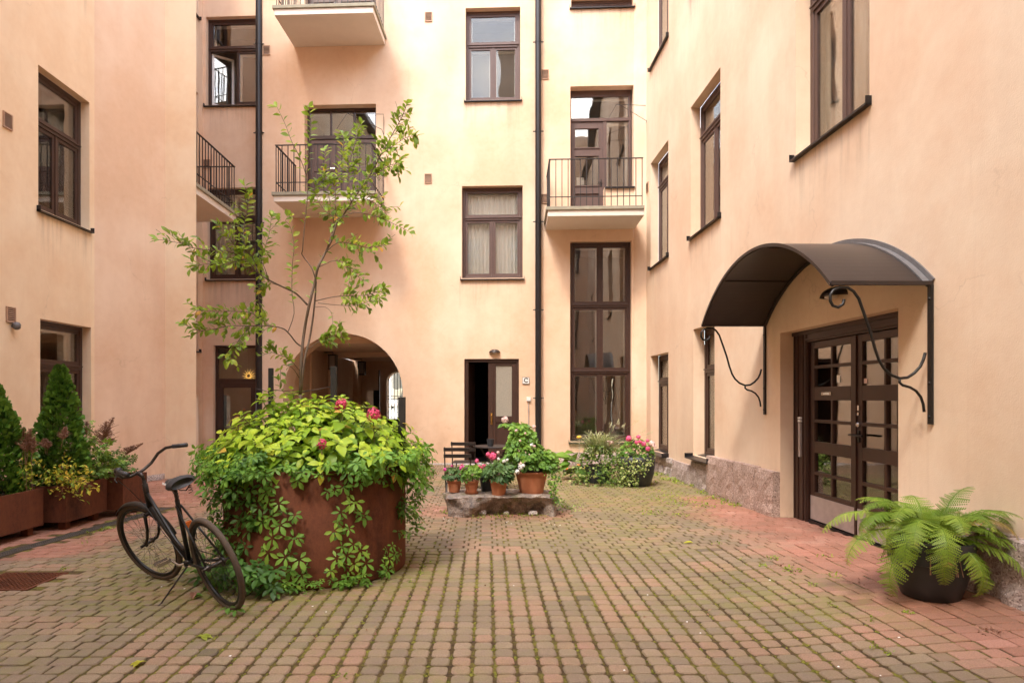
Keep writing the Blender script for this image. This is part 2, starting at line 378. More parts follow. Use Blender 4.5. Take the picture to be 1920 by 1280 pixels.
back_wing = empty('apartment_building', 'peach rear facade with the arched passage, balconies and two black downpipes', 'building', (0, 14.33, 0), 0)
right_wing = empty('apartment_building', 'right wing of peach render on granite plinth with canopied brown double door', 'building', (3.6, 4, 0), 0)
rear_wing = empty('apartment_building', 'peach courtyard facade seen only as reflections in the window panes', 'building', (4.2, -6, 0), 0)
def child(mb, name, mats, wing, frame, smooth=False, bevel=0, kind=None):
    p = wing; M0 = Matrix.Translation(-p.location)
    return mb.build(name, mats, p, M0 @ frame, smooth, bevel, kind)
def wall(wing, frame, u0, u1, z0, z1, ops=(), arch=None, name='wall', m=None):
    us = sorted({u0, u1, *[o[i] for o in ops for i in (0, 1)]} | ({arch[0]-arch[1], arch[0]+arch[1]} if arch else set()))
    zs = sorted({z0, z1, *[o[i] for o in ops for i in (2, 3)]} | ({arch[2]+arch[1]} if arch else set()))
    us = [x for x in us if u0-1e-6 <= x <= u1+1e-6]; zs = [x for x in zs if z0-1e-6 <= x <= z1+1e-6]
    b = MB()
    for i in range(len(us)-1):
        for j in range(len(zs)-1):
            a, c, d, e = us[i], us[i+1], zs[j], zs[j+1]; mu, mz = (a+c)/2, (d+e)/2
            if any(o[0] < mu < o[1] and o[2] < mz < o[3] for o in ops): continue
            if arch and abs(mu-arch[0]) < arch[1] and mz < arch[2]+arch[1]: continue
            b.quad([(a,0,d),(c,0,d),(c,0,e),(a,0,e)])
    for (a, c, d, e, rc) in ops:
        b.quad([(a,0,d),(a,0,e),(a,rc,e),(a,rc,d)]); b.quad([(c,0,e),(c,0,d),(c,rc,d),(c,rc,e)])
        b.quad([(a,0,e),(c,0,e),(c,rc,e),(a,rc,e)]); b.quad([(c,0,d),(a,0,d),(a,rc,d),(c,rc,d)])
    if arch:
        ac, r, zs_, th = arch; n = 28; prev = None
        pts = [(ac-r*math.cos(math.pi*k/n), zs_+r*math.sin(math.pi*k/n)) for k in range(n+1)]
        full = [(ac-r, -.05)] + pts + [(ac+r, -.05)]
        for k in range(n):
            (xa, za), (xb, zb) = pts[k], pts[k+1]
            b.quad([(xa,0,za),(xb,0,zb),(xb,0,zs_+r),(xa,0,zs_+r)])
        for k in range(len(full)-1):
            (xa, za), (xb, zb) = full[k], full[k+1]
            b.quad([(xa,0,za),(xa,th,za),(xb,th,zb),(xb,0,zb)])
    return child(b, name, m or M['plaster'], wing, frame)
def frame_strips(b, x0, x1, z0, z1, w_, y0, y1, wb=None):
    wb = wb or w_
    b.box(x0, x0+w_, y0, y1, z0, z1); b.box(x1-w_, x1, y0, y1, z0, z1)
    b.box(x0+w_, x1-w_, y0, y1, z1-w_, z1); b.box(x0+w_, x1-w_, y0, y1, z0, z0+wb)
def window(wing, frame, u0, u1, z0, z1, rec=.15, rows=(), cols=((1,), (2,)), curtain=None, sill=True, m='brown', glassm='glass', room=.9, blinds=None, skip=(), big_sill=0):
    """rows: heights (from the foot) of the transoms; cols: casements per row from the bottom up"""
    Wd, H = u1-u0, z1-z0
    T = frame @ Matrix.Translation((u0, rec, z0))
    b = MB(); frame_strips(b, .0, Wd, 0, H, .065, 0, .09)
    b2 = [0.] + list(rows) + [H]
    for z in rows: b.box(.065, Wd-.065, -.012, .085, z-.035, z+.035); b.box(.03, Wd-.03, -.03, -.0122, z+.012, z+.036)
    wo = child(b, 'window', M[m], wing, T, bevel=.006)
    def sub(mb, name, mt, smooth=False, kind=None): return mb.build(name, mt, wo, None, smooth, 0, kind)
    for r in range(len(b2)-1):
        za = b2[r] + (.065 if r == 0 else .035); zb = b2[r+1] - (.065 if r == len(b2)-2 else .035)
        n = cols[r] if r < len(cols) else cols[-1]; n = n[0] if isinstance(n, tuple) else n
        xa, xb = .065, Wd-.065
        for c in range(n):
            a = xa + (xb-xa)*c/n + (.0 if c == 0 else .018); e = xa + (xb-xa)*(c+1)/n - (.0 if c == n-1 else .018)
            if (r, c) in skip: continue
            s = MB(); frame_strips(s, a+.003, e-.003, za+.003, zb-.003, .048, .012, .06, .06); sub(s, 'sash', M[m])
            g = MB(); g.box(a+.051, e-.051, .03, .034, za+.06, zb-.051); sub(g, 'pane', M[glassm])
            i_ = MB(); frame_strips(i_, a+.02, e-.02, za+.02, zb-.02, .05, .13, .165); sub(i_, 'inner_frame', M['white'])
            if c < n-1:
                s = MB(); s.box(e, e+.036, .0, .085, za, zb); sub(s, 'mullion', M[m])
    if sill:
        s = MB(); o = .06 + big_sill
        s.quad([(-.035,-rec-o,-.03),(Wd+.035,-rec-o,-.03),(Wd+.035,.0,.022),(-.035,.0,.022)])
        s.quad([(-.035,-rec-o,-.05),(Wd+.035,-rec-o,-.05),(Wd+.035,-rec-o,-.03),(-.035,-rec-o,-.03)])
        s.quad([(-.035,-rec-o,-.05),(-.035,-rec-o,-.03),(-.035,.0,.022),(-.035,.0,-.05)])
        s.quad([(Wd+.035,-rec-o,-.03),(Wd+.035,-rec-o,-.05),(Wd+.035,.0,-.05),(Wd+.035,.0,.022)])
        s.quad([(-.035,0,-.05),(Wd+.035,0,-.05),(Wd+.035,-rec-o,-.05),(-.035,-rec-o,-.05)])
        for sx in (-.035, Wd+.029): s.box(sx, sx+.006, -rec-o, -rec+.002, -.05, .035)
        s.box(-.03, Wd+.03, -.003, .0, -.02, .03)
        sub(s, 'sill', M['pipe'])
        if z0 > 3: s = MB(); s.quad([(-.06,-rec-.002,-.80),(Wd+.06,-rec-.002,-.80),(Wd+.06,-rec-.002,-.03),(-.06,-rec-.002,-.03)]); sub(s, 'rain_stain', M['stain'])
    # the room behind
    k = MB(); x0, x1, y0, y1, a, e = -.25, Wd+.25, .17, .17+room, -.25, H+.12
    for q in ([(x0,y1,a),(x1,y1,a),(x1,y1,e),(x0,y1,e)], [(x0,y0,a),(x0,y1,a),(x0,y1,e),(x0,y0,e)], [(x1,y1,a),(x1,y0,a),(x1,y0,e),(x1,y1,e)],
              [(x0,y1,e),(x1,y1,e),(x1,y0,e),(x0,y0,e)], [(x0,y0,a),(x1,y0,a),(x1,y1,a),(x0,y1,a)]): k.quad(q)
    k.box(x0, .02, .1, .169, a, e); k.box(Wd-.02, x1, .1, .169, a, e); k.box(.02, Wd-.02, .1, .169, H-.02, e); k.box(.02, Wd-.02, .1, .169, a, .02)
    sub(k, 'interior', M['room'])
    if curtain:
        for (ca, cb, yy) in curtain:
            c = MB(); n = max(6, int((cb-ca)*Wd/.022)); z_a, z_b = .03, H-.05
            xs = [ca*Wd + (cb-ca)*Wd*i/n for i in range(n+1)]; ys = [yy + .018*math.sin(i*1.7) + .008*math.sin(i*.6+1) for i in range(n+1)]
            for i in range(n): c.quad([(xs[i],ys[i],z_a),(xs[i+1],ys[i+1],z_a),(xs[i+1],ys[i+1],z_b),(xs[i],ys[i],z_b)])
            sub(c, 'curtain', M['curtain'], True)
    if blinds:
        c = MB(); za, zb = blinds; z = za
        while z < zb: c.quad([(.07,.20,z),(Wd-.07,.20,z),(Wd-.07,.225,z+.026),(.07,.225,z+.026)]); z += .03
        o = sub(c, 'blind', M['curtain'])
    return wo
# ---- openings
def ops_of(lst): return [o[:5] for o in lst]
B_ = dict(
 A=(bu(873), bu(975.5), bz(187.), bz(14), .15), B=(bu(866), bu(980), bz(521), bz(348), .15),
 U=(bu(1071), bu(1187), bz(18), 10.4, .15), S=(bu(1069), bu(1184), bz(827), bz(454), .13),
 L=(bu(571), bu(705), 5.79, bz(196, 640), .2), T=(bu(571), bu(705), 9.67, 12., .2), Q=(bu(1069.5), bu(1188), 5.44, bz(161, 1130), .22),
 D=(bu(870.5), bu(973), -.02, bz(672.5), .06))
arch_c, arch_r = bu(642.5), (bu(755)-bu(530))/2
arch_s = bz(625, 642) - arch_r
wall(back_wing, FB, bu(492), bu(1188), -.1, TOP, [B_[k] for k in B_], (arch_c, arch_r, arch_s, .7))
wall(back_wing, FC, 0, math.hypot(.236, .19), -.1, TOP)
b = MB(); b.quad([(bu(492),.6,-.1),(bu(492),0,-.1),(bu(492),0,TOP),(bu(492),.6,TOP)]); child(b, 'wall', M['plaster'], back_wing, FB)
ru = lambda p: bu(p, 14.69)
RR1 = (ru(386), ru(492), bz(197, 430, 14.69), bz(31, 430, 14.69), .12); RR2 = (ru(389), ru(494), bz(523, 430, 14.69), bz(352, 430, 14.69), .12)
RR3 = (ru(400), ru(481), -.05, bz(647, 430, 14.69), .1)
wall(back_wing, FRC, ru(379), ru(500), -.1, TOP, [RR1, RR2, RR3])
KW = [(1.6, 2.45, 2.58, 4.75, .1), (1.6, 2.45, 6.3, 8.5, .1), (1.6, 2.45, 10.25, 12.3, .1), (1.6, 2.45, -.05, 1.56, .1)]
wall(left_wing, FK, 0, 2.7, -.1, TOP, KW)
LW = [(9.14, 10.32, 4.2, 6.25, .14), (9.18, 10.36, .45, 2.63, .14), (5.4, 6.6, 4.2, 6.25, .14), (5.4, 6.6, .45, 2.63, .14), (1.5, 2.7, 4.2, 6.25, .14), (1.5, 2.7, .45, 2.63, .14), (9.14,10.32,8.2,10.3,.14), (5.4,6.6,8.2,10.3,.14)]
wall(left_wing, FL, -6, 10.45, -.1, TOP, LW, m=M['plaster_left_lit'])
wall(left_wing, FP, 0, 1.4328, -.1, TOP); wall(left_wing, FO, 0, .57, -.1, TOP, m=M['plaster_left_lit']); wall(left_wing, FH, 0, 1.47, -.1, TOP)
RW = dict(BIG=(6.62, 8.02, 4.27, 6.5, .17), W2=(2.94, 4.31, 4.26, 6.5, .17), W3=(.35, 1.63, 4.26, 6.48, .17), W4=(.35, 1.63, 8.5, 10.6, .17), W5=(2.94, 4.31, 8.5, 10.6, .17), W6=(6.62, 8.02, 8.5, 10.6, .17),
 G1=(.35, 1.63, .39, 2.38, .17), G2=(3.08, 4.07, .52, 2.66, .19), DR=(6.24, 8.43, -.1, 2.28, .17), X1=(12., 13.4, 4.27, 6.5, .17), X2=(15.6, 17, 4.27, 6.5, .17), X3=(12, 13.4, 8.5, 10.6, .17))
wall(right_wing, FR, 0, 20, -.1, TOP, [RW[k] for k in RW], m=M['plaster_right_lit'])
XW = [(1+2.6*i, 2.2+2.6*i, z, z+2.1, .14) for i in range(4) for z in (.8, 4.25, 8.2)]
wall(rear_wing, FX, -.6, 10.8, -.1, TOP-.6, XW)
b = MB(); b.box(-.3, 10.8, .3, 4, TOP-.37, TOP+2.6); b.box(3.6, 5.3, .1, 3.9, TOP+2.61, 21.0); b.box(3.9, 4.4, .5, 1.2, 21.01, 22.2); child(b, 'reflection_block', M['plaster'], rear_wing, FX)  # unseen storey and tower, added so upper panes mirror wall instead of sky
b = MB(); b.box(15.2, 20, .3, 3, TOP+.23, TOP+2.6); child(b, 'reflection_block', M['plaster'], right_wing, FR)  # unseen block added behind the camera for the right balcony door's reflection
for wing, f_, u0, u1, zt in ((left_wing, FL, -6, 11.9, TOP), (back_wing, FB, -6.4, 3.9, TOP), (right_wing, FR, -.3, 20, TOP), (rear_wing, FX, -.6, 10.8, TOP-.6)):
    b = MB(); dp = 8.9 if wing is back_wing else 7; b.box(u0, u1, -.32, dp, zt, zt+.22); b.box(u0, u1, dp-.1, dp, 3.3 if wing is back_wing else -.1, zt); child(b, 'roof', M['pipe'], wing, f_)
# ---- windows
A = B_['A']; window(back_wing, FB, *A[:4], rows=(A[3]-A[2]-.78,), cols=(2, 1), m='brownlite', glassm='clear')
A = B_['B']; window(back_wing, FB, *A[:4], rows=(A[3]-A[2]-.70,), cols=(2, 1), curtain=((.04, .96, .175),), m='brownlite', glassm='clear')
A = B_['U']; window(back_wing, FB, *A[:4], rows=(1.45,), cols=(2, 1), curtain=((.1, .45, .19), (.62, .96, .19)), m='brownlite', glassm='clear')
A = B_['S']; h = A[3]-A[2]; z1 = bz(697)-A[2]; z2 = bz(573)-A[2]
window(back_wing, FB, *A[:4], rec=.13, rows=(z1, z2), cols=(2, 2, 2), m='brown', room=2.0)
for A, c in ((RR1, None), (RR2, ((.08, .45, .2),))): window(back_wing, FRC, *A[:4], rec=.12, rows=(A[3]-A[2]-.72,), cols=(2, 1), curtain=c, skip=((0, 0),) if A is RR1 else ())
for A in KW[:3]: window(left_wing, FK, *A[:4], rec=.1, rows=(1.4,), cols=(2, 1))
for i, A in enumerate(LW): window(left_wing, FL, *A[:4], rec=.14, rows=(1.3 if A[2] > 1 else 1.52,), cols=(2, 1), curtain=(((.5, .97, .2),) if i == 0 else ((.75, .98, .2), (.02,.3,.22)) if i == 1 else None), blinds=((.3, 1.45) if i == 1 else None), glassm='clear' if i == 1 else 'glass')
for k, A in RW.items():
    if k == 'DR': continue
    g = k in ('G1', 'G2')
    window(right_wing, FR, *A[:4], rec=A[4], rows=(1.43 if g else 1.67,), cols=(1, 1) if k == 'G2' else (2, 1), m='brownlite' if not g else 'brown',
           curtain=(((.1, .5, .2),) if k in ('BIG', 'X1') else ((.3, .95, .2),) if k in ('W2', 'W4') else None), blinds=((.05, 1.9) if g else None), big_sill=.08 if g else 0, glassm='clear' if k in ('BIG', 'G1', 'G2') else 'glass')
for A in XW: window(rear_wing, FX, *A[:4], rec=.14, rows=(1.3,), cols=(2, 1))
# open casement of the upper recess window, hinged on its left and standing inwards
Tm = Matrix.Translation(-back_wing.location) @ FRC @ Matrix.Translation((RR1[0]+.07, .12+.05, RR1[2]+.08)) @ Matrix.Rotation(R(38), 4, 'Z')
b = MB(); frame_strips(b, 0, .5, 0, 1.22, .05, 0, .045); oc = b.build('open_casement', M['white'], back_wing, Tm)
g = MB(); g.box(.05, .45, .02, .024, .05, 1.17); g.build('pane', M['glass'], oc)
# ---- doors
def panel_door(b, x0, x1, z0, z1, y0, y1, panels, st=.09):
    """a leaf with stiles and rails round the listed openings (z ranges, columns)"""
    b.box(x0, x0+st, y0, y1, z0, z1); b.box(x1-st, x1, y0, y1, z0, z1)
    zc = z0
    for (a, e) in panels:
        b.box(x0+st, x1-st, y0, y1, zc, a); zc = e
    b.box(x0+st, x1-st, y0, y1, zc, z1)
Dm = RW['DR']; T = FR @ Matrix.Translation((Dm[0], Dm[4], 0)); DW = Dm[1]-Dm[0]
b = MB(); b.box(0, .33, -.01, .1, .02, 2.28); b.box(.33, DW, -.01, .1, 2.14, 2.28)
for x in (.035, .12, .235, .305): b.box(x, x+.012, -.024, -.0102, .02, 2.28)
b.box(.33, DW, -.035, -.0102, 2.16, 2.18); b.box(0, DW, -.03, -.0102, 2.235, 2.28)
door = child(b, 'double_door', M['brown'], right_wing, T, bevel=.004)
k = MB(); x0, x1, y0, y1, a, e = -.2, DW+.2, .17, 2.2, -.1, 2.5
for q in ([(x0,y1,a),(x1,y1,a),(x1,y1,e),(x0,y1,e)], [(x0,y0,a),(x0,y1,a),(x0,y1,e),(x0,y0,e)], [(x1,y1,a),(x1,y0,a),(x1,y0,e),(x1,y1,e)], [(x0,y1,e),(x1,y1,e),(x1,y0,e),(x0,y0,e)], [(x0,y0,a),(x1,y0,a),(x1,y1,a),(x0,y1,a)]): k.quad(q)
k.box(x0, .02, .1, .169, a, e); k.box(DW-.02, x1, .1, .169, a, e); k.box(.02, DW-.02, .1, .169, 2.25, e)
k.build('interior', M['room'], door)
for li, (xa, xb) in enumerate(((.345, 1.235), (1.262, 2.16))):
    rows = [(.42, .62), (.655, .87), (1.0, 1.215), (1.25, 1.47), (1.62, 1.83), (1.865, 2.06)]
    z_lo = .095
    b = MB(); st = .085; y0, y1 = .02, .07
    b.box(xa, xa+st, y0, y1, z_lo, 2.135); b.box(xb-st, xb, y0, y1, z_lo, 2.135); xm = (xa+xb)/2
    zc = z_lo
    for (a, e) in rows: b.box(xa+st, xb-st, y0, y1, zc, a); zc = e; b.box(xm-.017, xm+.017, y0, y1, a, e)
    b.box(xa+st, xb-st, y0, y1, zc, 2.135)
    b.build('door_leaf', M['brown'], door, bevel=.004)
    for (a, e) in rows:
        for (p, q) in ((xa+st, xm-.017), (xm+.017, xb-st)):
            g = MB(); g.box(p-.004, q+.004, .044, .048, a-.004, e+.004); g.build('pane', M['glass'], door)
    g = MB(); g.box(xa+.012, xb-.012, .014, .0198, z_lo+.01, .375); g.build('kick_plate', M['steel'], door)
g = MB(); g.box(1.236, 1.262, .004, .06, .095, 2.135); g.build('meeting_stile', M['brown'], door)
g = MB(); g.tube([(1.30,.02,1.12),(1.30,-.045,1.12),(1.46,-.05,1.12)], .011); g.box(1.285, 1.317, .006, .0198, 1.05, 1.17); g.tube([(1.20,.02,1.12),(1.20,-.03,1.12),(1.30,-.035,1.12)], .009); g.build('handle', M['black'], door)
g = MB(); g.lathe([(.026, 0), (.026, .02), (.015, .03)], 14); o = g.build('knob', M['chrome'], door); o.matrix_local = Matrix.Translation((1.30, .02, 1.225)) @ Matrix.Rotation(R(90), 4, 'X')
g = MB(); g.box(1.286, 1.316, .006, .0199, 1.37, 1.42); g.box(1.288, 1.314, .004, .0199, 1.32, 1.35); g.build('lock_plate', M['chrome'], door)
g = MB(); g.box(.60, .80, .008, .0198, 1.525, 1.56); g.build('name_plate', M['chrome'], door); g = MB(); g.box(.645, .755, .004, .0078, 1.534, 1.551); g.build('name_strip', M['paper'], door)
g = MB(); g.box(.155, .205, -.03, -.0103, .80, 1.20); g.build('entry_panel', M['steel'], door); g = MB(); g.box(.15, .21, -.032, -.0103, 1.21, 1.235); g.box(.15, .21, -.032, -.0103, 1.245, 1.27); g.build('entry_label', M['paper'], door)
g = MB(); g.box(1.30, 1.40, .0385, .0418, 1.64, 1.69); g.build('sticker', M['palepink'], door); g = MB(); g.box(.86, .92, .0385, .0418, 1.66, 1.74); g.build('sticker', M['curtain'], door)
g = MB(); g.box(.33, 2.17, -.002, .09, .05, .09); g.build('threshold', M['pipe'], door)
# back door with one leaf open
Dm = B_['D']; T = FB @ Matrix.Translation((Dm[0], Dm[4], 0)); DW = Dm[1]-Dm[0]; DH = Dm[3]
b = MB(); b.box(0, .09, -.02, .1, 0, DH); b.box(DW-.05, DW, -.02, .1, 0, DH); b.box(.09, DW-.05, -.02, .1, DH-.07, DH)
for x in (.02, .05): b.box(x, x+.012, -.034, -.0203, 0, DH)
d2 = child(b, 'entrance_door', M['brown'], back_wing, T, bevel=.004)
b = MB(); xa = .535; xb = DW-.05
b.box(xa, xa+.17, .01, .06, .03, DH-.07); b.box(xb-.11, xb, .01, .06, .03, DH-.07); gz0, gz1 = bz(780), bz(685)
b.box(xa+.17, xb-.11, .01, .06, gz1, DH-.07); b.box(xa+.17, xb-.11, .01, .06, .03, .22); b.box(xa+.17, xb-.11, .01, .06, gz0-.14, gz0); b.box(xa+.17, xb-.11, .03, .05, .22, gz0-.14)
b.box(xa+.21, xb-.15, .018, .0298, .28, gz0-.2); b.box(xa+.095, xa+.11, -.004, .0099, .03, DH-.07)
b.build('door_leaf', M['brown'], d2, bevel=.004)
b = MB(); b.box(xa+.165, xb-.105, .03, .036, gz0-.004, gz1+.004); b.build('pane', M['frost'], d2)
b = MB(); b.tube([(xa+.075,.01,bz(792)),(xa+.075,-.05,bz(790)),(xa+.075,-.05,bz(779)),(xa+.075,.01,bz(777))], .012); b.box(xa+.055,xa+.095,.004,.0098,bz(796),bz(774)); b.build('handle', M['brass'], d2)
b = MB(); T2 = Matrix.Translation((.09, .1, 0)) @ Matrix.Rotation(R(80), 4, 'Z'); b.add([(0,0,.03),(.6,0,.03),(.6,0,2.28),(0,0,2.28),(0,.05,.03),(.6,.05,.03),(.6,.05,2.28),(0,.05,2.28)], [(0,1,2,3),(7,6,5,4),(0,3,7,4),(1,5,6,2)], T2); b.build('open_leaf', M['brown'], d2)
k = MB(); x0, x1, y0, y1, a, e = -.1, DW+.1, .101, 3.0, -.02, DH+.1
for q in ([(x0,y1,a),(x1,y1,a),(x1,y1,e),(x0,y1,e)], [(x0,y0,a),(x0,y1,a),(x0,y1,e),(x0,y0,e)], [(x1,y1,a),(x1,y0,a),(x1,y0,e),(x1,y1,e)], [(x0,y1,e),(x1,y1,e),(x1,y0,e),(x0,y0,e)], [(x0,y0,a),(x1,y0,a),(x1,y1,a),(x0,y1,a)]): k.quad(q)
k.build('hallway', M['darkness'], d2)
b = MB(); b.box(.0, DW, -.35, .1, -.02, .03); b.build('doorstep', M['granitegrey'], d2)
# recess door
Dm = RR3; T = FRC @ Matrix.Translation((Dm[0], Dm[4], 0)); DW = Dm[1]-Dm[0]; DH = Dm[3]; zt = bz(712, 430, 14.69)
b = MB(); frame_strips(b, 0, DW, 0, DH, .06, 0, .08); b.box(.06, DW-.06, 0, .08, zt-.06, zt+.03); frame_strips(b, .061, DW-.061, .03, zt-.061, .12, .01, .06, .75)
d3 = child(b, 'glazed_door', M['brown'], back_wing, T, bevel=.004)
b = MB(); b.box(.06, DW-.06, .03, .034, zt+.03, DH-.06); b.build('pane', M['glass'], d3)
b = MB(); b.box(.18, DW-.18, .03, .034, .78, zt-.18); b.build('pane', M['glass'], d3)
k = MB(); x0, x1, y0, y1, a, e = -.1, DW+.1, .101, 3.0, -.02, DH+.1
for q in ([(x0,y1,a),(x1,y1,a),(x1,y1,e),(x0,y1,e)], [(x0,y0,a),(x0,y1,a),(x0,y1,e),(x0,y0,e)], [(x1,y1,a),(x1,y0,a),(x1,y0,e),(x1,y1,e)], [(x0,y1,e),(x1,y1,e),(x1,y0,e),(x0,y0,e)], [(x0,y0,a),(x1,y0,a),(x1,y1,a),(x0,y1,a)]): k.quad(q)
k.build('hallway', M['room'], d3)
b = MB(); b.box(DW*.62, DW*.66, .06, .1, 1.2, 1.24); b.build('warning_sticker', M['orange'], d3)
# star shaped lamp in that hallway
lm, lt, lb = mat('lamp_glow'); lb.inputs['Base Color'].default_value = (.9,.5,.1,1); lb.inputs['Emission Color'].default_value = (1,.55,.12,1); lb.inputs['Emission Strength'].default_value = .28
p = FRC @ Vector((-6.10, 1.3, 1.5+(CY-704)/F*16.1))
hl = empty('hallway_lamp', 'glowing yellow star-shaped lamp behind the glass of the recessed door', 'lamp', p)
b = MB()
for i in range(14):
    a = math.pi*i/7; ca, sa = math.cos(a), math.sin(a); r1 = .20
    b.quad([(.05*math.cos(a-.22), 0, .05*math.sin(a-.22)), (r1*ca, .03, r1*sa), (.05*math.cos(a+.22), 0, .05*math.sin(a+.22)), (.04*ca, -.03, .04*sa)])
b.build('lamp_shade', lm, hl)
b = MB(); b.lathe([(.0,-.03),(.03,0),(.0,.03)], 10); b.tube([(0,0,.03),(0,0,.6)], .004); b.build('cord', M['black'], hl)
# ---- balcony doors
def balcony_door_left(Dm, name='balcony_door'):
    T = FB @ Matrix.Translation((Dm[0], Dm[4], Dm[2])); DW = Dm[1]-Dm[0]; DH = Dm[3]-Dm[2]; zt = DH-.66
    b = MB(); frame_strips(b, 0, DW, 0, DH, .06, 0, .09); b.box(.06, DW-.06, -.012, .08, zt-.04, zt+.04)
    for i in (1, 2): b.box(DW*i/3-.02, DW*i/3+.02, 0, .07, zt+.04, DH-.06)
    d = child(b, name, M['brown'], back_wing, T, bevel=.004)
    for i in range(3):
        g = MB(); g.box(max(.06, DW*i/3+.02), min(DW-.06, DW*(i+1)/3-.02), .03, .034, zt+.04, DH-.06); g.build('pane', M['glass'], d)
    xm = DW*.42
    for (xa, xb, gl) in ((.062, xm-.004, False), (xm+.004, DW-.062, True)):
        b = MB(); gz = 1.0
        frame_strips(b, xa, xb, .005, zt-.044, .085, .012, .06, .12); b.box(xa+.085, xb-.085, .012, .06, gz-.1, gz)
        b.box(xa+.085, xb-.085, .03, .045, .125, gz-.1)
        x = xa+.12
        while x < xb-.1: b.box(x, x+.012, .022, .0298, .13, gz-.105); x += .07
        if not gl: b.box(xa+.085, xb-.085, .03, .045, gz, zt-.13); b.box(xa+.14, xb-.14, .02, .0298, gz+.06, zt-.2)
        b.build('door_leaf', M['brownlite'], d, bevel=.003)
        if gl: g = MB(); g.box(xa+.085, xb-.085, .03, .034, gz, zt-.13); g.build('pane', M['glass'], d)
    g = MB(); g.tube([(xm-.05,.012,.95),(xm-.05,-.03,.95),(xm-.15,-.035,.95)], .010); g.lathe([(.022,0),(.022,.004)], 12, (xm-.05,.006,.86)); g.build('handle', M['chrome'], d)
    k = MB(); x0, x1, y0, y1, a, e = -.1, DW+.1, .101, 2.0, -.02, DH+.1
    for q in ([(x0,y1,a),(x1,y1,a),(x1,y1,e),(x0,y1,e)], [(x0,y0,a),(x0,y1,a),(x0,y1,e),(x0,y0,e)], [(x1,y1,a),(x1,y0,a),(x1,y0,e),(x1,y1,e)], [(x0,y1,e),(x1,y1,e),(x1,y0,e),(x0,y0,e)], [(x0,y0,a),(x1,y0,a),(x1,y1,a),(x0,y1,a)]): k.quad(q)
    k.build('interior', M['room'], d)
balcony_door_left(B_['L']); balcony_door_left(B_['T'])
Dm = B_['Q']; T = FB @ Matrix.Translation((Dm[0], Dm[4], Dm[2])); DW = Dm[1]-Dm[0]-.02; DH = Dm[3]-Dm[2]; zt = bz(220)-Dm[2]; xm = bu(1135)-Dm[0]; zs_ = bz(354)-Dm[2]
b = MB(); b.box(0, .04, 0, .09, 0, DH); b.box(DW-.05, DW, 0, .09, zs_, DH); b.box(.04, DW-.05, 0, .09, DH-.14, DH); b.box(.04, DW-.05, -.015, .08, zt-.04, zt+.03); b.box(xm-.02, xm+.06, 0, .08, 0, zt-.04); b.box(xm+.06, DW-.05, 0, .08, zs_, zs_+.07)
d4 = child(b, 'balcony_door', M['brownlite'], back_wing, T, bevel=.004)
b = MB(); b.box(xm-.02, DW+.02, -.21, .06, -.01, zs_-.0); b.build('parapet_panel', M['plaster'], d4)
b = MB(); b.box(.041, .13, .015, .06, .005, zt-.045); b.box(xm-.12, xm-.021, .015, .06, .005, zt-.045)
zr = [.12, bz(357)-Dm[2]+.02-.28, bz(347)-Dm[2], bz(287)-Dm[2], bz(273)-Dm[2]+0, bz(237)-Dm[2], zt-.045]
zz = [(.10, .46), (.56, 1.10), (1.24, 1.66)]
zz = [(.08, bz(360)-Dm[2]), (bz(343.5)-Dm[2], bz(289)-Dm[2]), (bz(272)-Dm[2], bz(237)-Dm[2])]
zc = .005
for i, (a, e) in enumerate(zz):
    b.box(.13, xm-.12, .015, .06, zc, a); zc = e
    frame_strips(b, .10, xm-.09, a-.03, e+.03, .025, -.004, .0148)
b.box(.13, xm-.12, .015, .06, zc, zt-.045); b.box(.13, xm-.12, .03, .045, *zz[0])
b.build('door_leaf', M['brownlite'], d4, bevel=.003)
for (xa, xb, za, zb) in ((.13, xm-.12, *zz[1]), (.13, xm-.12, *zz[2]), (xm+.06, DW-.05, zs_+.07, zt-.04), (.04, DW-.05, zt+.03, DH-.14)):
    g = MB(); g.box(xa, xb, .03, .034, za, zb); g.build('pane', M['glass'], d4)
g = MB(); frame_strips(g, xm+.07, DW-.055, zs_+.07, zt-.05, .05, .12, .15); frame_strips(g, .06, DW-.055, zt+.04, DH-.15, .04, .12, .15); g.build('inner_frame', M['white'], d4)
g = MB(); g.box(.16, .33, .044, .048, zz[1][0]+.02, zz[1][0]+.19); g.build('paper_note', M['paper'], d4)
g = MB(); g.box(xm-.0, DW+.04, -.27, -.2101, zs_-.03, zs_+.0); g.box(xm-.0, DW+.04, -.2102, 0, zs_, zs_+.008); g.build('sill', M['pipe'], d4)
g = MB(); g.box(xm-.075, xm-.05, .0, .0149, .82, .97); g.tube([(xm-.06,.01,.9),(xm-.06,-.03,.9),(xm-.14,-.035,.9)], .008); g.build('handle', M['black'], d4)
k = MB(); x0, x1, y0, y1, a, e = -.1, DW+.1, .16, 2.0, -.02, DH+.1
for q in ([(x0,y1,a),(x1,y1,a),(x1,y1,e),(x0,y1,e)], [(x0,y0,a),(x0,y1,a),(x0,y1,e),(x0,y0,e)], [(x1,y1,a),(x1,y0,a),(x1,y0,e),(x1,y1,e)], [(x0,y1,e),(x1,y1,e),(x1,y0,e),(x0,y0,e)], [(x0,y0,a),(x1,y0,a),(x1,y1,a),(x0,y1,a)]): k.quad(q)
k.build('interior', M['room'], d4)
